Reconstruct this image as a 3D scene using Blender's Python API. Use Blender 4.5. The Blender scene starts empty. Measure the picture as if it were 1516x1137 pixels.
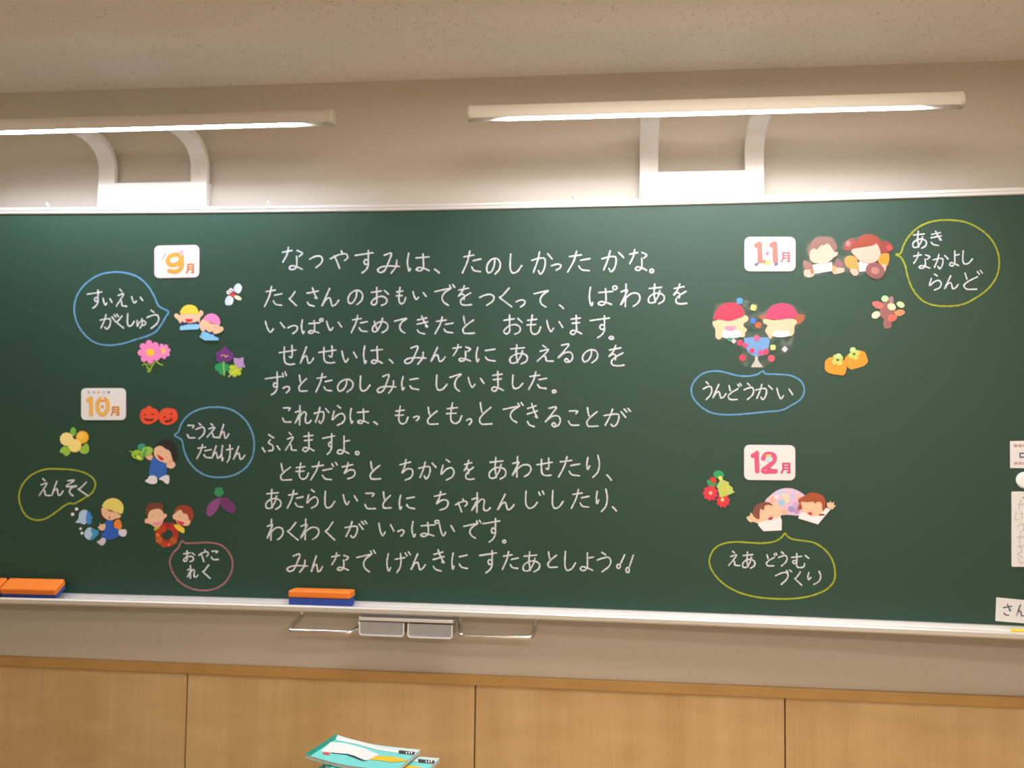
import bpy, bmesh, math, random
from mathutils import Vector, Matrix, noise
from mathutils.geometry import tessellate_polygon
random.seed(7)
C = bpy.context.scene.collection
SC = bpy.context.scene
PI = math.pi

# ------------------------------------------------------------------ camera, world, exposure
F, CX, CY, CZ = 1413.33, 1.34573, -2.91, 1.55399
YAW, PITCH, ROLL = 0.11511, 0.06125, 0.01178
cs, sn = math.cos(YAW), math.sin(YAW)
FW = Vector((-sn * math.cos(PITCH), cs * math.cos(PITCH), math.sin(PITCH)))
R0 = Vector((cs, sn, 0)); U0 = R0.cross(FW)
RT = R0 * math.cos(ROLL) + U0 * math.sin(ROLL)
UP = U0 * math.cos(ROLL) - R0 * math.sin(ROLL)
CAMP = Vector((CX, CY, CZ))
cd = bpy.data.cameras.new('camera'); cam = bpy.data.objects.new('camera', cd); C.objects.link(cam)
cd.sensor_width = 36; cd.lens = F * 36 / 1516; cd.clip_start = 0.05
cd.dof.use_dof = True; cd.dof.focus_distance = 2.25; cd.dof.aperture_fstop = 2.6
cam.matrix_world = Matrix(((RT.x, UP.x, -FW.x, CX), (RT.y, UP.y, -FW.y, CY), (RT.z, UP.z, -FW.z, CZ), (0, 0, 0, 1)))
SC.camera = cam
SC.view_settings.view_transform = 'Standard'; SC.view_settings.look = 'None'
SC.view_settings.gamma = 1; SC.view_settings.use_curve_mapping = False
SC.view_settings.exposure = 0.24
w = bpy.data.worlds.new('world'); SC.world = w; w.use_nodes = True
w.node_tree.nodes['Background'].inputs[0].default_value = (1.0, 0.9, 0.78, 1)
w.node_tree.nodes['Background'].inputs[1].default_value = 0.15

LAMP_E = 84.0            # board lamp diffusers
def area(name, loc, sx, sy, power, col, rot=(0, 0, 0)):
    l = bpy.data.lights.new(name, 'AREA'); l.shape = 'RECTANGLE'; l.size = sx; l.size_y = sy
    l.energy = power; l.color = col
    o = bpy.data.objects.new(name, l); C.objects.link(o); o.location = loc; o.rotation_euler = rot
    return o
WARM = (1.0, 0.91, 0.79)
area('ceiling_light', (1.6, -1.3, 2.66), 1.25, 1.25, 29, WARM)
area('ceiling_light', (-0.9, -1.3, 2.66), 1.25, 1.25, 6, WARM)
area('ceiling_light', (2.4, -3.3, 2.66), 1.3, 0.3, 20, WARM)
area('ceiling_light', (0.4, -3.5, 2.66), 1.3, 0.3, 3, WARM)
area('ceiling_light', (2.7, -5.6, 2.66), 1.3, 0.3, 80, WARM)
area('ceiling_light', (0.4, -5.6, 2.66), 1.3, 0.3, 30, WARM)

# ------------------------------------------------------------------ pixels of the photograph to places
BA, BK, BX = 0.06261, 0.02192, 0.71158          # the gently curved board: y = -(BA + BK (x-BX)^2)
ZT, ZB = 2.28325, 1.06678
def yb(x): return -(BA + BK * (x - BX) ** 2)
def ray(px, py): return (FW + RT * ((px - 758) / F) - UP * ((py - 568.5) / F))
def P(px, py, off=0.0):
    """the point of the board surface seen at a pixel, moved off along its normal"""
    d = ray(px, py); t = 2.8
    for _ in range(8):
        q = CAMP + d * t
        g = q.y - yb(q.x); dg = d.y + 2 * BK * (q.x - BX) * d.x
        t -= g / dg
    q = CAMP + d * t
    th = math.atan(-2 * BK * (q.x - BX))
    return q + Vector((math.sin(th), -math.cos(th), 0)) * off
def Q(px, py, z):
    d = ray(px, py); return CAMP + d * ((z - CZ) / d.z)
def PY(px, py, y):
    d = ray(px, py); return CAMP + d * ((y - CY) / d.y)

# ------------------------------------------------------------------ materials
def lin(c):
    return tuple((v / 255 / 12.92) if v / 255 <= 0.04045 else ((v / 255 + 0.055) / 1.055) ** 2.4 for v in c)
MATS = {}
def mat(name, rgb, rough=0.6, metal=0.0, var=0.04, scale=40.0, spec=0.5, bump=0.0, linear=False):
    if name in MATS: return MATS[name]
    m = bpy.data.materials.new(name); m.use_nodes = True; nt = m.node_tree; b = nt.nodes['Principled BSDF']
    col = rgb if linear else lin(rgb)
    tc = nt.nodes.new('ShaderNodeTexCoord'); nz = nt.nodes.new('ShaderNodeTexNoise')
    nz.inputs['Scale'].default_value = scale; nz.inputs['Detail'].default_value = 4
    nt.links.new(tc.outputs['Object'], nz.inputs['Vector'])
    rp = nt.nodes.new('ShaderNodeValToRGB')
    rp.color_ramp.elements[0].position = 0.3; rp.color_ramp.elements[1].position = 0.7
    rp.color_ramp.elements[0].color = tuple(max(0, v * (1 - var)) for v in col) + (1,)
    rp.color_ramp.elements[1].color = tuple(min(1, v * (1 + var)) for v in col) + (1,)
    nt.links.new(nz.outputs['Fac'], rp.inputs[0]); nt.links.new(rp.outputs[0], b.inputs['Base Color'])
    b.inputs['Roughness'].default_value = rough; b.inputs['Metallic'].default_value = metal
    b.inputs['Specular IOR Level'].default_value = spec
    if bump:
        bp = nt.nodes.new('ShaderNodeBump'); bp.inputs['Strength'].default_value = bump; bp.inputs['Distance'].default_value = 0.002
        nt.links.new(nz.outputs['Fac'], bp.inputs['Height']); nt.links.new(bp.outputs[0], b.inputs['Normal'])
    MATS[name] = m; return m
def paper(rgb, name=None):
    return mat(name or 'paper_%02x%02x%02x' % rgb, rgb, 0.45, var=0.02, scale=60)

M_wall = mat('wall_paint', (0.64, 0.585, 0.51), 0.75, var=0.02, scale=90, spec=0.3, bump=0.25, linear=True)
M_alu = mat('aluminium', (0.80, 0.80, 0.81), 0.38, metal=0.55, var=0.02, linear=True)
M_white = mat('white_enamel', (0.90, 0.89, 0.87), 0.35, var=0.01, linear=True)
M_housing = mat('cream_enamel', (0.62, 0.565, 0.50), 0.4, var=0.01, linear=True)
M_chrome = mat('chrome', (0.75, 0.74, 0.73), 0.14, metal=1.0, var=0.02, linear=True)
M_grey = mat('grey_plastic', (0.34, 0.34, 0.36), 0.5, var=0.03, linear=True)
M_clearedge = mat('pale_plastic', (0.72, 0.73, 0.76), 0.3, var=0.02, linear=True)
M_desk = mat('desk_laminate', (0.45, 0.33, 0.2), 0.45, linear=True)
M_steel = mat('desk_steel', (0.5, 0.5, 0.5), 0.4, metal=0.6, linear=True)
M_floor = mat('floor_boards', (0.46, 0.37, 0.26), 0.35, var=0.15, scale=3, linear=True)

def board_mat():
    m = bpy.data.materials.new('chalkboard_green'); m.use_nodes = True; nt = m.node_tree; b = nt.nodes['Principled BSDF']
    tc = nt.nodes.new('ShaderNodeTexCoord')
    n1 = nt.nodes.new('ShaderNodeTexNoise'); n1.inputs['Scale'].default_value = 2.2; n1.inputs['Detail'].default_value = 5
    mp = nt.nodes.new('ShaderNodeMapping'); mp.inputs['Scale'].default_value = (1, 1, 0.5)
    nt.links.new(tc.outputs['Object'], mp.inputs[0]); nt.links.new(mp.outputs[0], n1.inputs['Vector'])
    rp = nt.nodes.new('ShaderNodeValToRGB')
    rp.color_ramp.elements[0].position = 0.3; rp.color_ramp.elements[1].position = 0.75
    rp.color_ramp.elements[0].color = (0.006, 0.046, 0.028, 1); rp.color_ramp.elements[1].color = (0.008, 0.053, 0.033, 1)
    nt.links.new(n1.outputs['Fac'], rp.inputs[0]); nt.links.new(rp.outputs[0], b.inputs['Base Color'])
    b.inputs['Roughness'].default_value = 0.45; b.inputs['Specular IOR Level'].default_value = 0.6
    return m
M_board = board_mat()

def wood_mat():
    m = bpy.data.materials.new('birch_panel'); m.use_nodes = True; nt = m.node_tree; b = nt.nodes['Principled BSDF']
    N = nt.nodes.new; L = nt.links.new
    tc = N('ShaderNodeTexCoord'); oi = N('ShaderNodeObjectInfo')
    ad = N('ShaderNodeVectorMath'); ad.operation = 'ADD'
    sc = N('ShaderNodeMath'); sc.operation = 'MULTIPLY'; sc.inputs[1].default_value = 37.0
    L(oi.outputs['Random'], sc.inputs[0]); L(tc.outputs['Object'], ad.inputs[0]); L(sc.outputs[0], ad.inputs[1])
    m1 = N('ShaderNodeMapping'); m1.inputs['Scale'].default_value = (7, 1, 0.35); L(ad.outputs[0], m1.inputs[0])
    n1 = N('ShaderNodeTexNoise'); n1.inputs['Scale'].default_value = 1.6; n1.inputs['Detail'].default_value = 3; L(m1.outputs[0], n1.inputs['Vector'])
    m2 = N('ShaderNodeMapping'); m2.inputs['Scale'].default_value = (60, 1, 1.6); L(ad.outputs[0], m2.inputs[0])
    n2 = N('ShaderNodeTexNoise'); n2.inputs['Scale'].default_value = 3; n2.inputs['Detail'].default_value = 5; L(m2.outputs[0], n2.inputs['Vector'])
    m3 = N('ShaderNodeMapping'); m3.inputs['Scale'].default_value = (5, 1, 14); L(ad.outputs[0], m3.inputs[0])
    n3 = N('ShaderNodeTexNoise'); n3.inputs['Scale'].default_value = 1.4; n3.inputs['Detail'].default_value = 2; L(m3.outputs[0], n3.inputs['Vector'])
    a = N('ShaderNodeMix'); a.inputs[0].default_value = 0.3; L(n1.outputs['Fac'], a.inputs[2]); L(n2.outputs['Fac'], a.inputs[3])
    a2 = N('ShaderNodeMix'); a2.inputs[0].default_value = 0.3; L(a.outputs[0], a2.inputs[2]); L(n3.outputs['Fac'], a2.inputs[3])
    rp = N('ShaderNodeValToRGB'); rp.color_ramp.elements[0].position = 0.33; rp.color_ramp.elements[1].position = 0.66
    rp.color_ramp.elements[0].color = (0.54, 0.345, 0.15, 1); rp.color_ramp.elements[1].color = (0.70, 0.49, 0.25, 1)
    L(a2.outputs[0], rp.inputs[0]); L(rp.outputs[0], b.inputs['Base Color'])
    b.inputs['Roughness'].default_value = 0.4
    return m
M_wood = wood_mat()
M_rail = mat('rail_wood', (0.52, 0.30, 0.10), 0.4, var=0.08, scale=8, linear=True)

def ceil_mat():
    m = bpy.data.materials.new('ceiling_tile'); m.use_nodes = True; nt = m.node_tree; b = nt.nodes['Principled BSDF']
    N = nt.nodes.new; L = nt.links.new
    tc = N('ShaderNodeTexCoord')
    v = N('ShaderNodeTexVoronoi'); v.inputs['Scale'].default_value = 62; L(tc.outputs['Object'], v.inputs['Vector'])
    n = N('ShaderNodeTexNoise'); n.inputs['Scale'].default_value = 30; n.inputs['Detail'].default_value = 4; L(tc.outputs['Object'], n.inputs['Vector'])
    mul = N('ShaderNodeMath'); mul.operation = 'MULTIPLY_ADD'; mul.inputs[1].default_value = -0.5; mul.inputs[2].default_value = 0.42
    L(n.outputs['Fac'], mul.inputs[0])
    lt = N('ShaderNodeMath'); lt.operation = 'LESS_THAN'; L(v.outputs['Distance'], lt.inputs[0]); L(mul.outputs[0], lt.inputs[1])
    mx = N('ShaderNodeMix'); mx.data_type = 'RGBA'
    mx.inputs[6].default_value = (0.90, 0.845, 0.775, 1); mx.inputs[7].default_value = (0.68, 0.61, 0.53, 1)
    L(lt.outputs[0], mx.inputs[0]); L(mx.outputs[2], b.inputs['Base Color'])
    b.inputs['Roughness'].default_value = 0.85
    return m
M_ceil = ceil_mat()

def chalk_mat(name, rgb, cover=0.86):
    m = bpy.data.materials.new(name); m.use_nodes = True; nt = m.node_tree; b = nt.nodes['Principled BSDF']
    N = nt.nodes.new; L = nt.links.new
    b.inputs['Base Color'].default_value = lin(rgb) + (1,); b.inputs['Roughness'].default_value = 0.95
    b.inputs['Specular IOR Level'].default_value = 0.1
    tc = N('ShaderNodeTexCoord'); n = N('ShaderNodeTexNoise'); n.inputs['Scale'].default_value = 420; n.inputs['Detail'].default_value = 2
    L(tc.outputs['Object'], n.inputs['Vector'])
    mr = N('ShaderNodeMapRange'); mr.inputs[1].default_value = 0.3; mr.inputs[2].default_value = 0.6
    mr.inputs[3].default_value = cover - 0.35; mr.inputs[4].default_value = min(1, cover + 0.1)
    L(n.outputs['Fac'], mr.inputs[0]); L(mr.outputs[0], b.inputs['Alpha'])
    return m
CH_white = chalk_mat('chalk_white', (226, 230, 238), 0.9)
CH_blue = chalk_mat('chalk_blue', (112, 168, 215), 0.85)
CH_yellow = chalk_mat('chalk_yellow', (178, 188, 62), 0.8)
CH_pink = chalk_mat('chalk_pink', (190, 130, 140), 0.7)

def film_mat():
    m = bpy.data.materials.new('clear_film'); m.use_nodes = True; nt = m.node_tree
    for n in list(nt.nodes): nt.nodes.remove(n)
    N = nt.nodes.new; L = nt.links.new
    o = N('ShaderNodeOutputMaterial'); mx = N('ShaderNodeMixShader'); t = N('ShaderNodeBsdfTransparent'); g = N('ShaderNodeBsdfGlossy')
    t.inputs[0].default_value = (1, 1, 1, 1); g.inputs['Roughness'].default_value = 0.3
    tc = N('ShaderNodeTexCoord'); nz = N('ShaderNodeTexNoise'); nz.inputs['Scale'].default_value = 45
    L(tc.outputs['Object'], nz.inputs['Vector'])
    mr = N('ShaderNodeMapRange'); mr.inputs[1].default_value = 0.4; mr.inputs[2].default_value = 0.75; mr.inputs[3].default_value = 0.0; mr.inputs[4].default_value = 0.07
    L(nz.outputs['Fac'], mr.inputs[0]); L(mr.outputs[0], mx.inputs[0])
    L(t.outputs[0], mx.inputs[1]); L(g.outputs[0], mx.inputs[2]); L(mx.outputs[0], o.inputs[0])
    return m
M_film = film_mat()

def emit_mat(name, col, e):
    m = bpy.data.materials.new(name); m.use_nodes = True; nt = m.node_tree; b = nt.nodes['Principled BSDF']
    b.inputs['Base Color'].default_value = (0.9, 0.9, 0.9, 1)
    b.inputs['Emission Color'].default_value = col + (1,); b.inputs['Emission Strength'].default_value = e
    return m
M_lamp = emit_mat('lamp_diffuser', (0.92, 1.0, 1.16), LAMP_E)

# ------------------------------------------------------------------ mesh helpers
class MB:
    def __init__(s): s.v = []; s.f = []; s.mi = []; s.m = []; s.sm = []
    def _m(s, m):
        if m not in s.m: s.m.append(m)
        return s.m.index(m)
    def add(s, vs, fs, m, smooth=False):
        b = len(s.v); i = s._m(m); s.v += [tuple(v) for v in vs]
        for f in fs: s.f.append([b + k for k in f]); s.mi.append(i); s.sm.append(smooth)
    def box(s, x0, x1, y0, y1, z0, z1, m):
        vs = [(x, y, z) for x in (x0, x1) for y in (y0, y1) for z in (z0, z1)]
        s.add(vs, [(0, 1, 3, 2), (4, 6, 7, 5), (0, 4, 5, 1), (2, 3, 7, 6), (0, 2, 6, 4), (1, 5, 7, 3)], m)
    def prism(s, loop_a, loop_b, m):
        """two matching outlines joined by sides, caps tessellated"""
        n = len(loop_a); b = len(s.v); i = s._m(m)
        s.v += [tuple(v) for v in loop_a] + [tuple(v) for v in loop_b]
        for t in tessellate_polygon([[Vector(v) for v in loop_a]]):
            s.f.append([b + k for k in t]); s.mi.append(i); s.sm.append(False)
            s.f.append([b + n + k for k in reversed(t)]); s.mi.append(i); s.sm.append(False)
        for k in range(n):
            s.f.append([b + k, b + (k + 1) % n, b + n + (k + 1) % n, b + n + k]); s.mi.append(i); s.sm.append(False)
    def tube(s, pts, r, m, n=12):
        pts = [Vector(p) for p in pts]; rings = []
        T = [(pts[min(i + 1, len(pts) - 1)] - pts[max(i - 1, 0)]).normalized() for i in range(len(pts))]
        a = T[0].orthogonal().normalized()
        for p, t in zip(pts, T):
            a = (a - t * a.dot(t)).normalized(); c = t.cross(a)
            rings.append([p + (a * math.cos(2 * PI * k / n) + c * math.sin(2 * PI * k / n)) * r for k in range(n)])
        vs = [v for rg in rings for v in rg]; fs = []
        for i in range(len(rings) - 1):
            for k in range(n): fs.append((i * n + k, i * n + (k + 1) % n, (i + 1) * n + (k + 1) % n, (i + 1) * n + k))
        s.add(vs, fs, m, True)
        s.add(rings[0], [tuple(range(n))], m); s.add(rings[-1], [tuple(range(n))], m)
    def sweep(s, sections, m, smooth=False):
        """closed cross-sections joined along a run, both ends capped"""
        n = len(sections[0]); vs = [v for q in sections for v in q]; fs = []
        for i in range(len(sections) - 1):
            for k in range(n): fs.append((i * n + k, i * n + (k + 1) % n, (i + 1) * n + (k + 1) % n, (i + 1) * n + k))
        s.add(vs, fs, m, smooth)
        for q in (sections[0], sections[-1]):
            s.add(q, [t for t in tessellate_polygon([[Vector(v) for v in q]])], m)
    def build(s, name, parent=None, origin=None, bevel=0.0):
        me = bpy.data.meshes.new(name)
        vs = s.v if origin is None else [tuple(Vector(v) - Vector(origin)) for v in s.v]
        me.from_pydata(vs, [], s.f)
        for m in s.m: me.materials.append(m)
        me.polygons.foreach_set('material_index', s.mi); me.polygons.foreach_set('use_smooth', s.sm)
        bm = bmesh.new(); bm.from_mesh(me)
        if bevel: bmesh.ops.remove_doubles(bm, verts=bm.verts, dist=1e-6)
        bmesh.ops.recalc_face_normals(bm, faces=bm.faces)
        bm.to_mesh(me); bm.free(); me.update()
        o = bpy.data.objects.new(name, me); C.objects.link(o)
        if origin is not None: o.location = origin
        if parent: o.parent = parent
        if bevel:
            b = o.modifiers.new('bevel', 'BEVEL'); b.width = bevel; b.segments = 3; b.limit_method = 'ANGLE'; b.angle_limit = 0.6
        return o

def thing(name, label, cat, loc=(0, 0, 0), rz=0.0, group=None):
    o = bpy.data.objects.new(name, None); C.objects.link(o); o.empty_display_size = 0.05
    o.location = loc; o.rotation_euler = (0, 0, rz); o['label'] = label; o['category'] = cat
    if group: o['group'] = group
    return o
def tag(o, label, cat, group=None):
    o['label'] = label; o['category'] = cat
    if group: o['group'] = group
    return o
def struct(mb, name, **k):
    o = mb.build(name, **k); o['kind'] = 'structure'; return o

def smooth_line(pts, closed=False, seg=7):
    """Catmull-Rom through 2D points"""
    pts = [Vector(p) for p in pts]
    if closed and (pts[0] - pts[-1]).length < 1e-6: pts = pts[:-1]
    n = len(pts)
    if n < 3: return pts
    out = []
    for i in range(n if closed else n - 1):
        if closed: p0, p1, p2, p3 = pts[(i - 1) % n], pts[i], pts[(i + 1) % n], pts[(i + 2) % n]
        else: p0, p1, p2, p3 = pts[max(i - 1, 0)], pts[i], pts[i + 1], pts[min(i + 2, n - 1)]
        d = [max((b - a).length, 1e-6) ** 0.5 for a, b in ((p0, p1), (p1, p2), (p2, p3))]
        m1 = (p2 - p1) if (p1 - p0).length < 1e-6 else ((p1 - p0) / d[0] - (p2 - p0) / (d[0] + d[1]) + (p2 - p1) / d[1]) * d[1]
        m2 = (p2 - p1) if (p3 - p2).length < 1e-6 else ((p2 - p1) / d[1] - (p3 - p1) / (d[1] + d[2]) + (p3 - p2) / d[2]) * d[1]
        for k in range(seg):
            t = k / seg
            out.append(p1 * (2 * t**3 - 3 * t**2 + 1) + m1 * (t**3 - 2 * t**2 + t) + p2 * (-2 * t**3 + 3 * t**2) + m2 * (t**3 - t**2))
    if not closed: out.append(pts[-1])
    return out
def ribbon2d(line, w, taper=True, wob=0.0, closed=False):
    """left and right outlines of a stroke drawn along a 2D line, with rounded ends"""
    n = len(line); L = []; R = []
    acc = 0
    for i, p in enumerate(line):
        a = line[(i - 1) % n] if closed else line[max(i - 1, 0)]
        b = line[(i + 1) % n] if closed else line[min(i + 1, n - 1)]
        t = (b - a); t = t.normalized() if t.length > 1e-9 else Vector((1, 0))
        nn = Vector((-t.y, t.x))
        k = w / 2 * (1 + wob * noise.noise((p.x * 0.21, p.y * 0.21, 3.1)))
        L.append(p + nn * k); R.append(p - nn * k)
    if not closed:
        for end, inner in ((0, 1), (n - 1, n - 2)):
            t = (line[end] - line[inner]); t = t.normalized() if t.length > 1e-9 else Vector((1, 0))
            nn = Vector((-t.y, t.x)) * (1 if end else -1)
            l, r, tt = [], [], t
            for q in (0.55, 0.9):
                c = math.sqrt(max(0, 1 - q * q))
                l.append(line[end] + tt * (w / 2 * q) + nn * (w / 2 * c)); r.append(line[end] + tt * (w / 2 * q) - nn * (w / 2 * c))
            if end: L += l; R += r
            else: L = l[::-1] + L; R = r[::-1] + R
    return L, R

# ------------------------------------------------------------------ the setting
mb = MB(); mb.box(-2.6, 4.6, 0, 0.12, -0.0, 2.75, M_wall); struct(mb, 'wall_front')
mb = MB(); mb.box(-2.6, 4.6, -7.5, 0.0, 2.70, 2.80, M_ceil); struct(mb, 'ceiling')
mb = MB(); mb.box(-2.6, 4.6, -7.5, 0.0, -0.1, 0.0, M_floor); struct(mb, 'floor')
mb = MB(); mb.box(-2.72, -2.6, -7.5, 0.12, 0.0, 2.75, M_wall); struct(mb, 'wall_left')
mb = MB(); mb.box(4.6, 4.72, -7.5, 0.12, 0.0, 2.75, M_wall); struct(mb, 'wall_right')
mb = MB(); mb.box(-2.6, 4.6, -7.62, -7.5, 0.0, 2.75, M_wall); struct(mb, 'wall_back')
for k in range(-3, 5):                       # birch panels below the rail, a dark open joint between each pair
    x0 = max(-2.6, 0.91 * k + 0.0022); x1 = min(4.6, 0.91 * (k + 1) - 0.0022)
    mb = MB(); mb.box(x0, x1, -0.010, -0.0005, 0.06, 0.822, M_wood); struct(mb, 'trim_%d' % (k + 5), bevel=0.001)
M_joint = mat('joint_shadow_gap', (0.16, 0.09, 0.04), 0.9, linear=True)
mb = MB(); mb.box(-2.6, 4.6, -0.0004, 0, 0.06, 0.822, M_joint); struct(mb, 'trim_10')
mb = MB(); mb.box(-2.6, 4.6, -0.019, -0.0005, 0.8222, 0.853, M_rail); struct(mb, 'trim_1', bevel=0.003)
mb = MB(); mb.box(-2.6, 4.6, -0.016, -0.0005, 0.0, 0.059, M_rail); struct(mb, 'baseboard_front', bevel=0.002)

# ------------------------------------------------------------------ blackboard
X0, X1 = -1.29, 2.71
XS = [X0 + (X1 - X0) * i / 64 for i in range(65)]
bb = thing('blackboard', 'wide green curved blackboard on the wall, covered in white chalk hiragana', 'blackboard')
mb = MB()
front = [(x, yb(x)) for x in XS]; back = [(X1, -0.002), (X0, -0.002)]
mb.prism([(x, y, ZB) for x, y in front + back], [(x, y, ZT) for x, y in front + back], M_board)
mb.build('writing_surface', bb)
def swept(name, prof, m, x0=X0, x1=X1, parent=bb, bevel=0.0):
    xs = [x0 + (x1 - x0) * i / 64 for i in range(65)]
    b = MB(); b.sweep([[(x, yb(x) - o, z) for o, z in prof] for x in xs], m); return b.build(name, parent, bevel=bevel)
# top rail: a rounded channel with a groove
swept('top_frame', [(-0.012, ZT - 0.0205), (0.003, ZT - 0.0205), (0.006, ZT - 0.018), (0.006, ZT - 0.012), (0.003, ZT - 0.0108), (0.003, ZT - 0.0092),
                    (0.006, ZT - 0.008), (0.006, ZT - 0.001), (0.004, ZT + 0.0012), (-0.03, ZT + 0.0012), (-0.03, ZT), (-0.012, ZT)], M_alu)
swept('bottom_frame', [(0, ZB + 0.004), (0.0, ZB - 0.02), (0.012, ZB - 0.02), (0.012, ZB + 0.004)], M_alu)
swept('chalk_tray', [(-0.02, ZB - 0.008), (0.0, ZB - 0.008), (0.0, ZB - 0.006), (0.068, ZB - 0.008), (0.072, ZB - 0.0005), (0.077, ZB - 0.0005), (0.080, ZB - 0.005),
                     (0.078, ZB - 0.016), (0.07, ZB - 0.021), (-0.02, ZB - 0.021)], M_alu)
for xa, xb in ((X0 - 0.02, X0), (X1, X1 + 0.02)):
    mb = MB(); y = yb(xa); mb.box(xa, xb, y - 0.016, -0.002, ZB - 0.02, ZT + 0.001, M_alu); mb.build('side_frame', bb, bevel=0.003)
for px, py in ((72, 306.5), (398, 305.5), (848, 296.5), (1213, 287)):       # little map hooks on the top rail
    q = P(px, py); x = q.x; y = yb(x); b = MB()
    b.tube([(x, y - 0.004, ZT + 0.002), (x, y - 0.004, ZT + 0.010), (x + 0.002, y - 0.014, ZT + 0.013), (x + 0.006, y - 0.02, ZT + 0.006), (x + 0.012, y - 0.014, ZT + 0.0016)], 0.0022, M_white, 8)
    b.build('map_hook', bb)
# two clear-edged chalk drawers under the tray, and two chrome pull handles
def at_depth(px, py, x_guess, off):
    y = yb(x_guess) - off; return PY(px, py, y)
for pl, pr in ((531.5, 598.5), (603.5, 670)):
    c = 0.5 * (pl + pr); k = (c - 565) * 0.045
    a = at_depth(pl, 920 + k, 0.6, 0.072); d = at_depth(pr, 943 + k, 0.6, 0.072)
    x0, x1, z1, z0 = a.x, d.x, a.z, d.z; yf = a.y
    def tz(r, x0, x1, z0, z1, y):
        L = [(x0, y, z1)]
        for cxn, a0 in ((x0 + r, PI), (x1 - r, 1.5 * PI)):
            for i in range(6):
                t = a0 + i / 5 * PI / 2; L.append((cxn + r * math.cos(t), y, z0 + r + r * math.sin(t)))
        L.append((x1, y, z1)); return L
    b = MB(); b.prism(tz(0.008, x0 + .003, x1 - .003, z0 + .003, z1, yf), tz(0.008, x0 + .003, x1 - .003, z0 + .003, z1, yf + 0.06), M_grey)
    dr = b.build('chalk_drawer', bb)
    b = MB(); o_ = tz(0.010, x0, x1, z0, z1, yf); i_ = tz(0.007, x0 + .004, x1 - .004, z0 + .004, z1, yf)
    n = len(o_); vs = [(x, y - 0.003, z) for x, y, z in o_] + [(x, y - 0.003, z) for x, y, z in i_] + o_ + i_
    fs = []
    for i in range(n - 1):
        fs += [(i, i + 1, n + i + 1, n + i), (i, i + 1, 2 * n + i + 1, 2 * n + i), (n + i, n + i + 1, 3 * n + i + 1, 3 * n + i)]
    b.add(vs, fs, M_clearedge); b.build('drawer_trim', dr)
a = at_depth(531, 913.5, 0.6, 0.074); d = at_depth(671, 920, 0.6, 0.074); q1 = at_depth(531, 918.5, 0.6, 0.074)
b = MB(); b.box(a.x, d.x, a.y - 0.002, a.y + 0.055, q1.z, a.z, M_alu); b.box(a.x + 0.002, d.x - 0.002, a.y + 0.02, a.y + 0.05, a.z, ZB - 0.0215, M_grey); b.build('drawer_rail', bb, bevel=0.002)
def handle(pts):
    line = [PY(px, py, yb(0.6) - off) for px, py, off in pts]
    out = [line[0]]
    for i in range(1, len(line) - 1):                       # round every bend
        p, q, r = line[i - 1], line[i], line[i + 1]
        e = min(0.014, (p - q).length * 0.45, (r - q).length * 0.45)
        a = q + (p - q).normalized() * e; c = q + (r - q).normalized() * e
        for k in range(6):
            t = k / 5; out.append(a * (1 - t)**2 + q * 2 * t * (1 - t) + c * t * t)
    out.append(line[-1])
    b = MB(); b.tube(out, 0.0066, M_chrome, 14); return b.build('pull_handle', bb)
handle([(447, 905, 0.03), (447, 911, 0.03), (427, 933.5, 0.115), (520, 937, 0.115), (531, 928, 0.05), (533, 912, 0.04)])
handle([(679, 909, 0.03), (682, 926, 0.05), (681, 941, 0.105), (787, 944.5, 0.105), (791, 932, 0.05), (794, 916, 0.03)])

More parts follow.
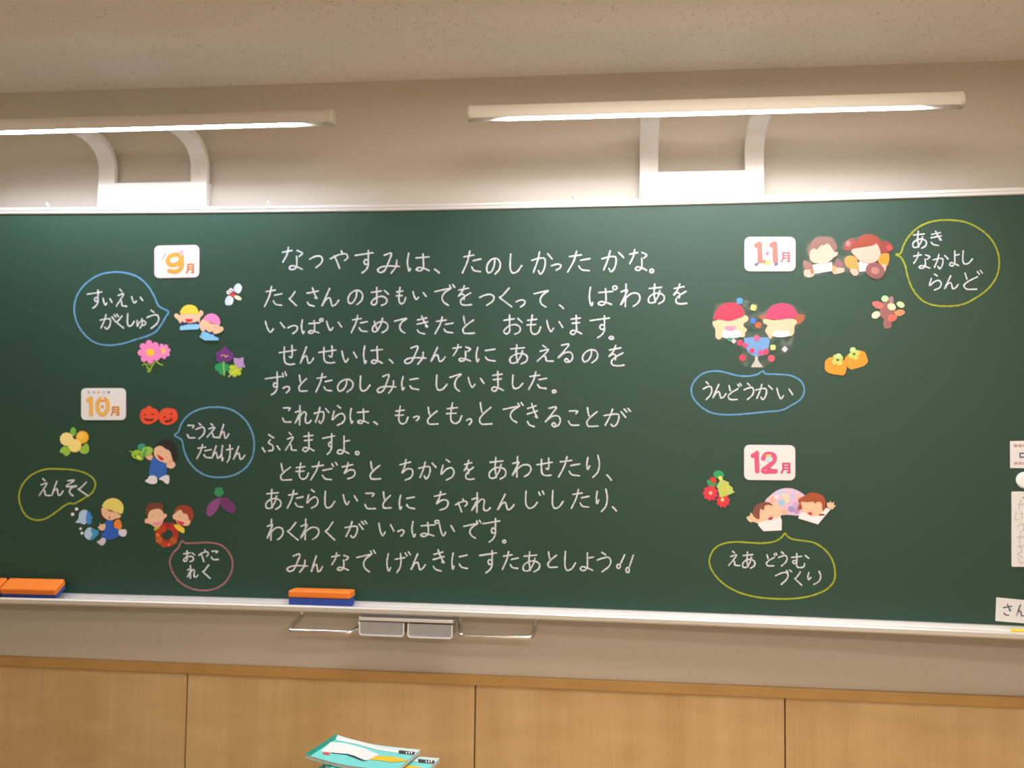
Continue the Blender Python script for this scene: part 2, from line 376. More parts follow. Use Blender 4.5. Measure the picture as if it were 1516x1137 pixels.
# ------------------------------------------------------------------ handwriting
G = {
 'な': [[(5,22),(48,14)],[(32,0),(26,30),(6,66)],[(72,14),(96,26),(82,40)],[(70,40),(71,70),(68,88),(50,98),(36,92),(44,82),(66,84),(96,97)]],
 'つ': [[(0,30),(40,8),(80,4),(100,25),(92,60),(50,100)]],
 'や': [[(0,45),(50,22),(88,18),(98,38),(80,55)],[(62,0),(68,18)],[(22,28),(38,62),(52,100)]],
 'す': [[(0,22),(100,10)],[(74,0),(74,40),(72,58),(58,62),(50,50),(60,40),(73,48),(72,70),(58,88),(38,100)]],
 'み': [[(30,10),(62,0),(48,50),(30,88),(10,96),(0,84),(14,70),(50,64),(100,66)],[(88,34),(84,66),(62,100)]],
 'は': [[(6,0),(0,50),(4,80),(8,98),(14,84)],[(40,26),(100,20)],[(72,4),(74,50),(73,82),(58,98),(42,90),(50,80),(74,82),(100,96)]],
 '、': [[(0,0),(60,50),(100,100)]],
 'た': [[(8,26),(62,18)],[(40,0),(28,45),(0,100)],[(58,44),(100,36)],[(50,72),(62,88),(98,94)]],
 'の': [[(60,8),(56,45),(34,85),(12,92),(2,65),(14,30),(44,6),(76,4),(98,30),(92,70),(62,100)]],
 'し': [[(6,0),(2,40),(4,80),(22,98),(60,92),(100,60)]],
 'か': [[(0,38),(40,28),(62,30),(66,50),(56,86),(42,100),(32,84)],[(38,0),(28,40),(8,92)],[(78,8),(100,32)]],
 'く': [[(80,0),(20,44),(2,50),(16,58),(100,100)]],
 'さ': [[(5,30),(95,18)],[(48,0),(66,34),(84,58),(68,54)],[(8,78),(22,92),(62,100)]],
 'ん': [[(46,0),(0,98),(28,58),(46,52),(54,74),(62,96),(80,90),(100,66)]],
 'お': [[(5,28),(58,20)],[(34,0),(34,50),(32,88),(16,98),(4,86),(24,62),(64,50),(88,66),(84,88),(60,100)],[(76,18),(98,38)]],
 'も': [[(38,0),(28,50),(30,86),(50,100),(80,92),(98,62)],[(4,28),(70,22)],[(0,52),(62,50)]],
 'い': [[(0,0),(10,60),(26,98),(42,68)],[(78,10),(100,60)]],
 'て': [[(0,22),(100,4),(64,26),(44,55),(52,82),(84,100)]],
 'で': [[(0,34),(78,20),(50,38),(36,62),(44,84),(68,100)],[(74,4),(82,18)],[(90,0),(100,14)]],
 'を': [[(12,22),(80,12)],[(50,0),(34,30),(8,54),(34,42),(48,48),(48,70)],[(94,36),(46,58),(24,78),(30,94),(60,99),(100,96)]],
 'ぱ': [[(4,8),(0,50),(3,85),(8,100),(12,84)],[(34,34),(84,28)],[(58,14),(60,60),(58,86),(44,98),(32,90),(40,80),(60,84),(80,94)],('o',92,10,8,9)],
 'わ': [[(28,0),(26,50),(24,100)],[(2,34),(34,26),(20,55),(0,92),(30,58),(62,40),(92,44),(100,64),(86,86),(66,98)]],
 'れ': [[(30,0),(28,100)],[(2,34),(34,26),(20,55),(0,90),(30,54),(56,32),(68,38),(64,70),(68,88),(84,90),(100,76)]],
 'あ': [[(8,22),(80,16)],[(40,0),(36,50),(44,92)],[(70,32),(58,65),(30,95),(6,92),(4,72),(28,52),(66,46),(94,60),(92,84),(64,100)]],
 'め': [[(14,22),(24,60),(36,86)],[(64,0),(50,50),(24,92),(4,90),(4,65),(30,34),(66,24),(94,42),(92,76),(62,100)]],
 'き': [[(10,22),(78,10)],[(6,46),(86,32)],[(42,0),(62,34),(86,62),(70,56)],[(8,78),(24,92),(64,100)]],
 'と': [[(10,0),(14,22),(22,44)],[(92,22),(34,52),(4,78),(16,98),(50,100),(100,98)]],
 'ま': [[(12,20),(90,14)],[(18,42),(84,38)],[(54,0),(56,50),(54,82),(30,100),(4,92),(16,80),(54,82),(100,96)]],
 'せ': [[(0,38),(100,24)],[(76,0),(78,40),(72,64),(60,58)],[(30,8),(30,70),(38,92),(64,99),(92,96)]],
 'に': [[(8,0),(0,50),(6,98),(14,80)],[(48,22),(98,12)],[(48,66),(60,84),(100,94)]],
 'え': [[(36,0),(54,12)],[(20,36),(70,26),(40,62),(0,100),(40,66),(52,70),(58,94),(100,98)]],
 'る': [[(24,6),(72,0),(44,34),(0,76),(44,48),(84,46),(98,66),(86,92),(58,100),(44,90),(54,80),(72,92)]],
 'ず': [[(0,30),(78,20)],[(56,0),(57,46),(55,62),(44,66),(38,56),(46,48),(56,54),(54,76),(42,92),(28,100)],[(82,6),(86,22)],[(94,0),(100,16)]],
 'こ': [[(12,4),(88,6),(72,22)],[(4,72),(26,96),(100,98)]],
 'ら': [[(40,0),(66,12)],[(14,28),(0,72),(40,48),(78,40),(100,58),(86,84),(40,100)]],
 'が': [[(0,40),(36,32),(54,34),(56,54),(46,90),(34,100),(26,88)],[(32,4),(22,44),(4,94)],[(64,18),(82,50)],[(76,4),(86,20)],[(90,0),(100,16)]],
 'ふ': [[(36,0),(64,18)],[(46,30),(36,46),(60,64),(58,88),(36,92)],[(0,74),(16,98)],[(84,64),(100,86)]],
 'よ': [[(56,30),(100,24)],[(56,0),(56,50),(54,84),(30,100),(4,92),(16,78),(54,84),(94,98)]],
 'だ': [[(6,28),(48,20)],[(32,2),(22,46),(0,100)],[(46,48),(80,38)],[(44,74),(54,92),(78,98)],[(80,12),(86,26)],[(94,4),(100,18)]],
 'ち': [[(0,26),(80,12)],[(46,0),(36,34),(16,66),(54,46),(90,48),(98,66),(82,88),(42,100)]],
 'り': [[(8,10),(0,40),(6,64),(22,48)],[(86,0),(98,40),(84,76),(46,100)]],
 'じ': [[(4,0),(2,45),(6,84),(22,100),(44,92),(64,66)],[(72,6),(80,24)],[(92,0),(100,18)]],
 'げ': [[(6,10),(0,50),(4,84),(8,92),(16,76)],[(36,36),(76,28)],[(58,8),(60,50),(54,80),(42,100)],[(78,6),(86,20)],[(92,0),(100,14)]],
 'け': [[(8,4),(0,50),(6,92),(14,76)],[(44,28),(100,22)],[(74,0),(76,50),(68,80),(50,100)]],
 'う': [[(34,0),(60,12)],[(0,40),(40,30),(84,26),(100,46),(86,72),(36,100)]],
 'ゅ': [[(4,20),(0,55),(6,80),(20,50),(52,24),(86,26),(98,46),(84,68),(54,66)],[(56,0),(58,60),(34,100)]],
 'そ': [[(24,4),(78,0),(10,40),(100,36),(50,52),(38,76),(66,100)]],
 'ど': [[(8,14),(18,46)],[(74,34),(26,58),(2,80),(14,98),(70,100)],[(74,6),(84,20)],[(90,0),(100,14)]],
 'む': [[(0,28),(58,20)],[(30,0),(30,50),(26,68),(10,70),(6,58),(18,50),(30,62),(28,84),(40,100),(70,96),(76,72)],[(80,14),(100,34)]],
 'づ': [[(0,40),(40,20),(66,18),(78,38),(68,66),(36,100)],[(68,4),(78,18)],[(88,0),(100,12)]],
 '。': [('o',50,50,42,42)],
 '!': [[(100,0),(48,64)],('o',22,84,22,15)],
}
G['っ'] = G['つ']; G['ゃ'] = G['や']
def stroke_on_board(mb, line, w, m, off=0.0006, closed=False, wob=0.35):
    L, R = ribbon2d(line, w, wob=wob, closed=closed); n = len(L)
    vs = [P(p.x, p.y, off) for p in L] + [P(p.x, p.y, off) for p in R]
    fs = [(i, i + 1, n + i + 1, n + i) for i in range(n - 1)]
    if closed: fs.append((n - 1, 0, n, 2 * n - 1))
    mb.add(vs, fs, m)
def glyph_lines(ch, x0, y0, x1, y1):
    for s in G[ch]:
        if s[0] == 'o':
            c = [Vector((s[1] + s[3] * math.cos(t), s[2] + s[4] * math.sin(t))) for t in [2 * PI * i / 14 for i in range(14)]]
            yield [Vector((x0 + (x1 - x0) * p.x / 100, y0 + (y1 - y0) * p.y / 100)) for p in c], True
        else:
            q = [(x0 + (x1 - x0) * a / 100, y0 + (y1 - y0) * b / 100) for a, b in s]
            yield (smooth_line(q) if len(q) > 2 else [Vector(q[0]), (Vector(q[0]) + Vector(q[1])) / 2, Vector(q[1])]), False
def chalk_text(data, parent, m=None, w=2.15):
    """data: [(view, 'chars', [(x0,x1,y0,y1), ...]), ...]; every phrase set apart by a gap or a new row is a part of its own"""
    b = None; m = m or CH_white; px1 = None; run = ''
    for (ox, oy, s), chars, boxes in data:
        assert len(chars) == len(boxes), (chars, len(boxes))
        for ch, (x0, x1, y0, y1) in zip(chars, boxes):
            x0, x1, y0, y1 = ox + x0 / s, ox + x1 / s, oy + y0 / s, oy + y1 / s
            if b is not None and ((x0 - px1 > 10 and run != 'こ') or x0 < px1 - 25):
                b.build('chalk_writing', parent); b = None; run = ''
            b = b or MB(); px1 = x1; run += ch
            for line, closed in glyph_lines(ch, x0, y0, x1, y1):
                stroke_on_board(b, line, w, m, closed=closed)
    return b.build('chalk_writing', parent)
VA, VB, VC, VD = (380, 350, 4.2118), (700, 350, 4.2118), (380, 590, 4.21), (660, 580, 4.06)
LINES = [
 [(VA, 'なつやすみは、た', [(155,290,68,210),(330,410,120,195),(460,570,90,200),(615,725,88,228),(755,890,105,230),(940,1075,105,218),(1110,1138,205,228),(1283,1398,92,228)]),
  (VB, 'のしかったかな。', [(85,172,135,235),(232,305,110,230),(368,495,97,235),(490,550,172,210),(592,730,92,222),(805,940,90,220),(972,1088,82,215),(1102,1130,203,228)])],
 [(VA, 'たくさんのおもいでを', [(50,158,312,437),(203,248,345,432),(310,388,320,435),(407,512,325,437),(568,662,335,425),(710,825,318,430),(872,930,318,420),(975,1057,345,395),(1112,1235,300,430),(1250,1340,308,430)]),
  (VB, 'つくって、ぱわあを', [(42,132,360,430),(165,242,322,438),(270,325,395,440),(382,470,335,440),(540,565,428,450),(727,900,308,432),(922,1042,298,438),(1092,1198,298,420),(1245,1335,298,422)])],
 [(VA, 'いっぱいためてきたと', [(55,175,530,598),(195,255,555,607),(280,415,512,607),(437,530,530,587),(590,690,493,600),(720,822,510,600),(860,935,508,602),(995,1078,497,608),(1112,1225,503,607),(1283,1358,498,605)]),
  (VB, 'おもいます。', [(188,310,490,610),(338,425,490,610),(462,560,525,595),(605,678,492,612),(732,852,495,632),(848,880,622,642)])],
 [(VA, 'せんせいは、みんな', [(142,245,680,800),(272,355,690,795),(388,495,683,790),(532,625,715,785),(667,783,683,795),(828,850,768,790),(922,1055,685,797),(1087,1175,692,783),(1218,1338,675,780)]),
  (VB, 'にあえるのを', [(22,140,692,783),(228,345,675,795),(400,502,680,780),(532,625,672,785),(682,780,705,788),(840,943,680,808)])],
 [(VA, 'ずっとたのしみにしてい', [(55,185,845,988),(165,205,935,975),(262,315,865,965),(370,470,855,970),(503,602,890,970),(645,707,870,965),(752,868,862,978),(905,1010,875,960),(1120,1187,865,960),(1205,1275,855,965),(1320,1418,880,942)]),
  (VB, 'ました。', [(115,190,842,965),(247,312,865,950),(348,460,845,955),(495,520,957,978)])],
 [(VC, 'これからは、もっと', [(160,215,55,148),(240,340,45,165),(360,450,55,155),(472,550,45,167),(583,697,62,157),(730,753,145,162),(865,945,48,158),(978,1012,110,138),(1063,1130,55,160)]),
  (VD, 'もっとできることが', [(5,98,68,190),(125,155,162,198),(200,278,65,195),(345,465,65,185),(485,560,70,210),(598,690,92,210),(735,800,112,202),(845,915,95,208),(952,1110,100,208)])],
 [(VC, 'ふえますよ。', [(35,145,225,335),(178,248,212,325),(285,358,213,330),(412,487,220,348),(500,580,235,345),(615,640,328,352)])],
 [(VC, 'ともだちとちから', [(147,217,405,508),(245,325,403,502),(337,502,393,508),(533,615,400,500),(705,773,393,502),(893,975,380,508),(1010,1118,395,500),(1150,1230,380,508)]),
  (VD, 'をあわせたり、', [(105,170,412,528),(258,365,395,525),(400,512,390,512),(548,640,398,505),(678,805,390,512),(848,925,382,515),(968,995,500,532)])],
 [(VC, 'あたらしいことにち', [(55,155,567,690),(192,290,573,683),(315,382,568,683),(425,487,578,683),(540,628,600,662),(672,740,587,688),(785,838,582,683),(890,985,603,692),(1107,1195,580,695)]),
  (VD, 'ゃれんじしたり、', [(58,130,645,722),(155,268,607,725),(312,410,615,712),(478,590,597,700),(640,705,595,702),(755,860,588,700),(905,972,585,720),(1002,1025,692,717)])],
 [(VC, 'わくわくがいっぱい', [(65,165,752,882),(192,258,772,882),(275,388,752,880),(428,487,770,882),(552,687,763,867),(762,855,778,857),(880,918,818,857),(968,1138,758,862),(1140,1232,785,857)]),
  (VD, 'です。', [(107,212,772,880),(223,325,762,903),(340,362,890,910)])],
 [(VC, 'みんなでげんき', [(190,317,970,1082),(340,410,980,1083),(462,577,962,1073),(625,740,945,1080),(812,958,955,1085),(962,1052,968,1070),(1095,1180,943,1075)]),
  (VD, 'にすたあとしよう!!', [(37,130,970,1068),(203,305,955,1088),(340,435,960,1068),(462,568,962,1082),(612,670,962,1055),(715,780,960,1075),(805,887,968,1075),(910,992,965,1082),(1028,1075,980,1062),(1083,1127,982,1088)])],
]
for ln in LINES: chalk_text(ln, bb)
BUBBLES = [
 ((100,340,4.7357), CH_blue, 'blue chalk speech bubble',
  [(640,535),(610,470),(560,390),(490,330),(400,302),(320,298),(230,315),(150,360),(85,430),(52,510),(50,590),(75,670),(120,735),(190,790),(280,810),(380,800),(480,770),(560,745),(620,715),(655,670),(690,610),(708,577)],
  'すいえいがくしゅう', [(140,240,425,550),(250,312,480,530),(340,415,418,540),(450,528,470,515),(230,358,592,697),(342,393,605,690),(420,468,590,678),(487,550,625,690),(558,640,565,692)]),
 ((20,560,3.4444), CH_blue, 'blue chalk speech bubble',
  [(840,275),(855,235),(890,190),(950,158),(1030,147),(1110,160),(1175,205),(1215,270),(1228,340),(1215,410),(1180,460),(1120,495),(1060,505),(990,498),(930,465),(890,415),(868,360),(858,315),(822,290)],
  'こうえんたんけん', [(885,925,238,305),(930,975,230,308),(985,1045,232,303),(1050,1098,235,308),(935,1008,338,410),(1012,1060,345,410),(1062,1118,340,428),(1122,1180,348,415)]),
 ((20,560,3.4444), CH_yellow, 'yellow chalk speech bubble',
  [(320,635),(360,612),(400,585),(418,545),(410,515),(370,485),(310,468),(240,463),(160,465),(90,495),(45,545),(28,600),(40,660),(70,705),(115,723),(165,715),(220,680),(260,650),(285,638),(308,640)],
  'えんそく', [(130,187,512,600),(195,253,525,600),(262,325,520,600),(330,382,530,600)]),
 ((20,560,3.4444), CH_pink, 'pink chalk speech bubble',
  [(875,840),(930,840),(1000,838),(1060,852),(1100,890),(1118,940),(1110,990),(1080,1040),(1030,1072),(960,1082),(890,1065),(840,1030),(808,980),(798,935),(815,890),(840,865),(860,830)],
  'おやこれく', [(865,925,880,935),(945,995,875,935),(1008,1045,880,925),(887,940,955,1020),(965,1003,952,1020)]),
 ((1020,320,3.5545), CH_blue, 'blue chalk speech bubble',
  [(390,815),(400,828),(460,832),(540,840),(590,870),(607,915),(590,960),(540,995),(490,1020),(400,1030),(300,1040),(200,1045),(120,1035),(60,1000),(20,950),(13,905),(35,860),(75,828),(130,815),(190,822),(250,838),(310,842),(360,832)],
  'うんどうかい', [(75,120,872,965),(125,195,885,960),(205,275,880,965),(290,340,880,965),(350,438,885,965),(463,545,905,962)]),
 ((1090,320,3.79), CH_yellow, 'yellow chalk speech bubble',
  [(895,215),(920,210),(940,160),(975,105),(1030,58),(1100,30),(1190,22),(1290,35),(1370,75),(1430,130),(1465,195),(1475,265),(1462,335),(1420,400),(1350,455),(1270,495),(1190,505),(1100,498),(1040,470),(990,410),(962,340),(945,270),(920,228)],
  'あきなかよしらんど', [(988,1070,85,180),(1088,1160,85,165),(990,1090,205,295),(1105,1188,215,295),(1195,1250,195,280),(1270,1325,195,270),(1085,1150,325,415),(1168,1245,335,410),(1275,1380,305,410)]),
 ((1020,640,4.375), CH_yellow, 'yellow chalk speech bubble',
  [(622,655),(600,680),(560,705),(480,718),(400,715),(300,710),(220,722),(165,755),(135,810),(135,860),(165,920),(230,985),(320,1035),(430,1065),(560,1078),(700,1075),(820,1050),(900,1010),(940,960),(945,890),(925,820),(880,760),(810,715),(720,700),(660,688),(637,672)],
  'えあどうむづくり', [(255,330,770,865),(345,430,775,880),(500,570,782,865),(580,635,775,865),(665,775,785,875),(560,665,892,985),(685,730,905,990),(770,855,900,985)]),
]
for (ox, oy, s), m, lab, pts, chars, boxes in BUBBLES:
    line = smooth_line([(ox + x / s, oy + y / s) for x, y in pts], closed=True)
    b = MB(); stroke_on_board(b, line, 2.5, m, closed=True, wob=0.25)
    o = b.build('speech_bubble', bb); o['label'] = lab
    chalk_text([((ox, oy, s), chars, boxes)], o, w=2.1)

# ------------------------------------------------------------------ board lamps
def board_lamp(cx, label):
    t = thing('blackboard_lamp', label, 'lamp', (cx, 0, ZT), 0, 'lamps over the blackboard')
    hw = 0.1846; aw = 0.056
    b = MB(); b.box(-hw, hw, -0.034, -0.0005, 0.0016, 0.094, M_white); b.build('wall_bracket', t, bevel=0.002)
    # arms: flat straps that rise from the bracket and bend forward to the lamp
    for sx in (-1, 1):
        xa, xb = (-hw, -hw + aw) if sx < 0 else (hw - aw, hw)
        mid = [(-0.023, 0.0942), (-0.023, 0.14)]
        for k in range(1, 11):
            a = k / 10 * PI / 2; mid.append((-0.023 - 0.115 * (1 - math.cos(a)), 0.14 + 0.078 * math.sin(a)))
        mid += [(-0.20, 0.219), (-0.262, 0.219)]
        sec = []
        for i, (y, z) in enumerate(mid):
            y0, z0 = mid[max(i - 1, 0)]; y1, z1 = mid[min(i + 1, len(mid) - 1)]
            l = math.hypot(y1 - y0, z1 - z0); ny, nz = (z1 - z0) / l, -(y1 - y0) / l
            h = 0.010
            sec.append([(xa, y + ny * h, z + nz * h), (xb, y + ny * h, z + nz * h), (xb, y - ny * h, z - nz * h), (xa, y - ny * h, z - nz * h)])
        b = MB(); b.sweep(sec, M_white); b.build('arm', t, bevel=0.0015)
    # housing: long rounded trough open below, its rims hanging past the glowing lens inside
    Lh = 0.675; yc, zc = -0.275, 0.197; r = 0.0185; dp = 0.011; wt = 0.0035
    def half(k=1.0):
        top = [(r * k * math.cos(a), 0.004 + 0.026 * k * math.sin(a)) for a in [PI * i / 14 for i in range(15)]]
        return [(r * k, -dp)] + top + [(-r * k, -dp)]
    def sect(x, k): return [(x, yc + y, zc + z) for y, z in half(k)]
    def roof(x):                                                       # the inside rises from the ends
        e = Lh - abs(x); return -dp + 0.0005 + (dp + 0.0005) * min(1, max(0, (e - 0.035) / 0.07))
    def shell(x):
        return [(x, yc + y, zc + z) for y, z in half(1) + [(-r + wt, -dp), (-r + wt, roof(x)), (r - wt, roof(x)), (r - wt, -dp)]]
    hx = [-Lh + 0.012, -Lh + 0.035, -Lh + 0.105, Lh - 0.105, Lh - 0.035, Lh - 0.012]
    b = MB(); b.sweep([shell(x) for x in hx], M_housing, True); hs = b.build('housing', t, bevel=0.0008)
    hs.data.polygons.foreach_set('use_smooth', [False] * len(hs.data.polygons))
    for sx in (-1, 1):
        b = MB(); xs = [Lh - 0.0118, Lh - 0.010, Lh - 0.004, Lh]; ks = [1.05, 1.07, 1.05, 0.85]
        b.sweep([sect(sx * x, k) for x, k in zip(xs, ks)], M_housing, True); b.build('end_cap', t)
    # glowing lens, its ends tapering
    ns = 28; sec = []
    for i in range(ns + 1):
        x = -Lh + 0.11 + (2 * Lh - 0.22) * i / ns
        h = 0.0135
        sec.append([(x, yc + y, zc + z) for y, z in ((-h, 0.0006), (h, 0.0006), (h * 0.85, -0.002), (-h * 0.85, -0.002))])
    b = MB(); b.sweep(sec, M_lamp); b.build('lamp_lens', t)
    return t
board_lamp(-0.16179, 'long white lamp on curved arms at the left, cut off by the frame')
board_lamp(1.57991, 'long white lamp on arms at the right, above the card with a red-brown eleven')

# ------------------------------------------------------------------ paper cutouts and cards stuck on the board
class Cut:
    """a flat paper thing on the board: layers of coloured paper in its own frame"""
    def __init__(s, name, label, cat, px, py, view, group=None):
        o = P(px, py); s.th = math.atan(-2 * BK * (o.x - BX)); s.o = o; s.view = view
        s.t = thing(name, label, cat, o, s.th, group)
        s.c, s.s = math.cos(s.th), math.sin(s.th)
    def loc(s, p, d):
        ox, oy, k = s.view; q = P(ox + p[0] / k, oy + p[1] / k) - s.o
        return (q.x * s.c + q.y * s.s, -d, q.z)
    def each(s, name, shapes, lay):
        for sh in shapes: s.part(name, [sh], lay)
    def part(s, name, shapes, lay, th=0.00045, parent=None, label=None):
        """shapes: [(outline or list of strokes, colour)] cut out at a layer height"""
        b = MB(); d0 = 0.0004 + lay * 0.0005
        for k, (pts, m) in enumerate(shapes):
            if not hasattr(m, 'node_tree'): m = paper(m)
            e = k * 0.00004
            b.prism([s.loc(p, d0) for p in pts], [s.loc(p, d0 + th + e) for p in pts], m)
        o = b.build(name, parent or s.t)
        if label: o['label'] = label
        return o
def ell(cx, cy, rx, ry, rot=0, n=24, a0=0, a1=360):
    r = math.radians(rot); out = []
    full = (a1 - a0) >= 360
    for i in range(n if full else n + 1):
        a = math.radians(a0 + (a1 - a0) * i / n); x, y = rx * math.cos(a), ry * math.sin(a)
        out.append((cx + x * math.cos(r) - y * math.sin(r), cy + x * math.sin(r) + y * math.cos(r)))
    return out
def sm(*pts): return [tuple(p) for p in smooth_line(list(pts), closed=True, seg=4)]
def bar(w, *pts):
    line = smooth_line(list(pts), seg=5) if len(pts) > 2 else [Vector(p) for p in pts]
    L, R = ribbon2d(line, w); return [tuple(p) for p in L] + [tuple(p) for p in reversed(R)]
def flower(cx, cy, r, n, dip=0.6, rot=0, lobes=10):
    out = []
    for i in range(n * lobes):
        a = 2 * PI * i / (n * lobes) + math.radians(rot); k = abs(math.sin(n * a / 2 - math.radians(rot) * n / 2)) ** 0.6
        rr = r * (dip + (1 - dip) * k); out.append((cx + rr * math.cos(a), cy + rr * math.sin(a)))
    return out
def star(cx, cy, r1, r2, n, rot=-90):
    return [(cx + (r1 if i % 2 == 0 else r2) * math.cos(math.radians(rot) + PI * i / n), cy + (r1 if i % 2 == 0 else r2) * math.sin(math.radians(rot) + PI * i / n)) for i in range(2 * n)]
def rrect(x0, y0, x1, y1, r, skew=0.0, n=5):
    out = []
    for cx, cy, a0 in ((x1 - r, y0 + r, -90), (x1 - r, y1 - r, 0), (x0 + r, y1 - r, 90), (x0 + r, y0 + r, 180)):
        for i in range(n + 1):
            a = math.radians(a0 + 90 * i / n); out.append((cx + r * math.cos(a), cy + r * math.sin(a)))
    xm = (x0 + x1) / 2
    return [(x, y + skew * (x - xm)) for x, y in out]
SKIN = (240, 198, 166); SKIN2 = (235, 190, 160); RED = (214, 50, 66); WHITE = (238, 238, 242); BLUSH = (246, 188, 176)
def tsuki(x0, y0, x1, y1, w):
    X = lambda a: x0 + (x1 - x0) * a; Y = lambda a: y0 + (y1 - y0) * a
    return [bar(w, (X(.2), Y(0)), (X(.2), Y(.6)), (X(0), Y(1))), bar(w, (X(.2), Y(0)), (X(.95), Y(0))), bar(w, (X(.95), Y(0)), (X(.97), Y(.98))),
            bar(w, (X(.97), Y(.98)), (X(.75), Y(.94))), bar(w * .8, (X(.2), Y(.32)), (X(.95), Y(.32))), bar(w * .8, (X(.18), Y(.62)), (X(.95), Y(.62)))]
def month_card(label, px, py, view, rect, r, skew, numeral, kcol, tsu, tw, ncol, ocol, nw, deco, edge=(222, 220, 226)):
    c = Cut('month_card', label, 'card', px, py, view, 'month cards on the blackboard')
    x0, y0, x1, y1 = rect
    c.part('card_base', [(rrect(x0, y0, x1, y1, r, skew), paper(edge)), (rrect(x0 + 5, y0 + 5, x1 - 5, y1 - 5, r * .85, skew), paper((228, 226, 230)))], 0, 0.0016)
    c.part('numeral', [(bar(nw + 6, *s), ocol) for s in numeral] + [(bar(nw, *s), ncol) for s in numeral], 3.4, 0.0002)
    c.part('month_character', [(s, kcol) for s in tsuki(*tsu, tw)], 3.4, 0.0002)
    if deco: c.part('decoration', deco, 4.4, 0.0002)
    return c
VE = (100, 340, 4.7357); VO = (80, 560, 7.105); VG = (1020, 320, 3.5545); VI = (1020, 640, 4.375)
VN = (190, 440, 7.979); VP = (95, 710, 7.395); VQ = (1180, 335, 9.475); VR = (1040, 430, 9.475); VS = (1100, 710, 10.107)
VT = (1200, 430, 8.747); VU = (1020, 690, 16.24); VF = (20, 560, 3.4444)
OR1 = (236, 158, 58); OR2 = (188, 108, 48)
month_card('white card with an orange number nine, above the swimmers', 262, 387, VE, (610, 110, 925, 338), 34, -0.02,
   [[(800,210),(785,180),(750,178),(715,195),(705,225),(725,248),(765,245),(798,215),(802,190)],[(800,200),(802,250),(785,285),(750,296),(715,290)]], (205,115,62), (836,244,884,304), 13, OR1, OR2, 26,
   [(bar(7, (665,205),(695,168)), (150,140,170)), (ell(675,165,12,8,40), (205,215,235)), (ell(690,160,11,8,-30), (215,220,240)), (ell(758,150,14,9), (190,205,240)), (ell(800,158,18,15), (238,170,190)), (ell(740,210,16,13), (190,225,240))], edge=(235, 195, 205))
month_card('white card with a yellow number ten under tiny bunting', 153, 598, VO, (288, 104, 758, 440), 48, 0.0,
   [[(358,234),(392,212)],[(392,212),(394,382)],[(515,205),(560,240),(570,295),(555,350),(515,384),(472,350),(458,295),(472,240),(515,205)]], (214,136,56), (606,304,684,388), 19, (238,182,74), (184,132,62), 34,
   [([(355,138),(385,138),(370,168)], (190,150,190)), ([(408,138),(438,138),(423,168)], (170,175,190)), ([(458,138),(488,138),(473,168)], (240,180,90)), ([(512,138),(542,138),(527,168)], (180,185,200)), ([(565,138),(595,138),(580,168)], (120,110,170)), (ell(512,298,14,16), (235,140,70)), (ell(512,235,34,9), (235,140,70))])
month_card('white card with a red-brown number eleven', 1139, 376, VG, (292, 110, 560, 290), 28, 0.0,
   [[(354,156),(371,147)],[(371,147),(374,238)],[(434,154),(451,145)],[(451,145),(454,238)]], (168,92,96), (486,194,528,240), 10, (196,112,100), (150,70,72), 20,
   [(ell(405,160,13,9), (235,215,150)), (ell(412,197,10,10), (200,110,130)), (ell(412,245,22,14), (240,200,120)), (ell(395,240,10,10), (205,120,100)), (ell(355,254,13,9,-30), (110,110,130)), (ell(458,254,12,9,-30), (110,110,130))])
month_card('white card with a magenta number twelve', 1138, 685, VI, (357, 82, 688, 310), 34, 0.01,
   [[(414,152),(437,141)],[(437,141),(442,252)],[(480,170),(495,146),(520,140),(550,152),(552,180),(525,212),(478,250),(560,252)]], (205,80,130), (598,203,652,262), 14, (222,85,130), (190,60,105), 24,
   [([(418,140),(440,112),(458,140)], (230,90,120)), (ell(440,112,6,6), (240,240,240)), (ell(518,175,24,18), (190,225,230)), (ell(515,152,20,10), (235,200,130))])

# swimmers
c = Cut('swimmer_cutout', 'paper cutout of a child in a yellow swimming cap', 'cutout', 280, 472, VN, 'paper swimmers beside the card with a nine')
c.part('face', [(sm((625,180),(610,215),(580,195),(555,195),(543,225),(560,245),(585,265),(610,305),(660,320),(720,325),(790,318),(840,295),(850,240),(885,205),(880,165),(850,155),(830,185),(740,170)), SKIN), (ell(720,250,100,55), (250,200,175))], 0)
c.part('swimming_cap', [(sm((612,188),(625,150),(655,112),(700,93),(750,92),(795,110),(820,145),(830,188),(720,196)), (250,212,70))], 1)
c.part('mouth', [(sm((675,262),(720,258),(765,262),(750,285),(720,292),(690,284)), RED)], 2)
c.part('water', [([(610,330),(640,280),(660,300),(700,296),(720,312),(760,300),(790,298),(820,280),(840,310),(840,330),(720,345),(620,350)], (40,40,100)), ([(613,390),(612,352),(630,335),(650,342),(665,325),(685,335),(700,318),(730,325),(760,315),(780,325),(800,312),(820,325),(845,318),(848,345),(825,380)], (140,205,245))], 2)
c = Cut('swimmer_cutout', 'paper cutout of a child in a pink swimming cap', 'cutout', 313, 485, VN, 'paper swimmers beside the card with a nine')
c.part('face', [(sm((895,255),(850,300),(840,340),(870,400),(900,420),(960,410),(1020,435),(1060,430),(1110,405),(1128,375),(1110,345),(1080,350),(1080,320),(980,280)), SKIN)], 3)
c.part('swimming_cap', [(sm((893,258),(915,222),(955,198),(1000,195),(1045,212),(1078,250),(1087,320),(1050,318),(980,300),(930,278)), (240,140,205))], 4)
c.part('mouth', [(ell(965,372,8,6), (225,120,110)), (bar(5,(960,298),(985,308),(1010,312)), (150,70,110)), (bar(5,(1020,355),(1045,362)), (190,120,100))], 5)
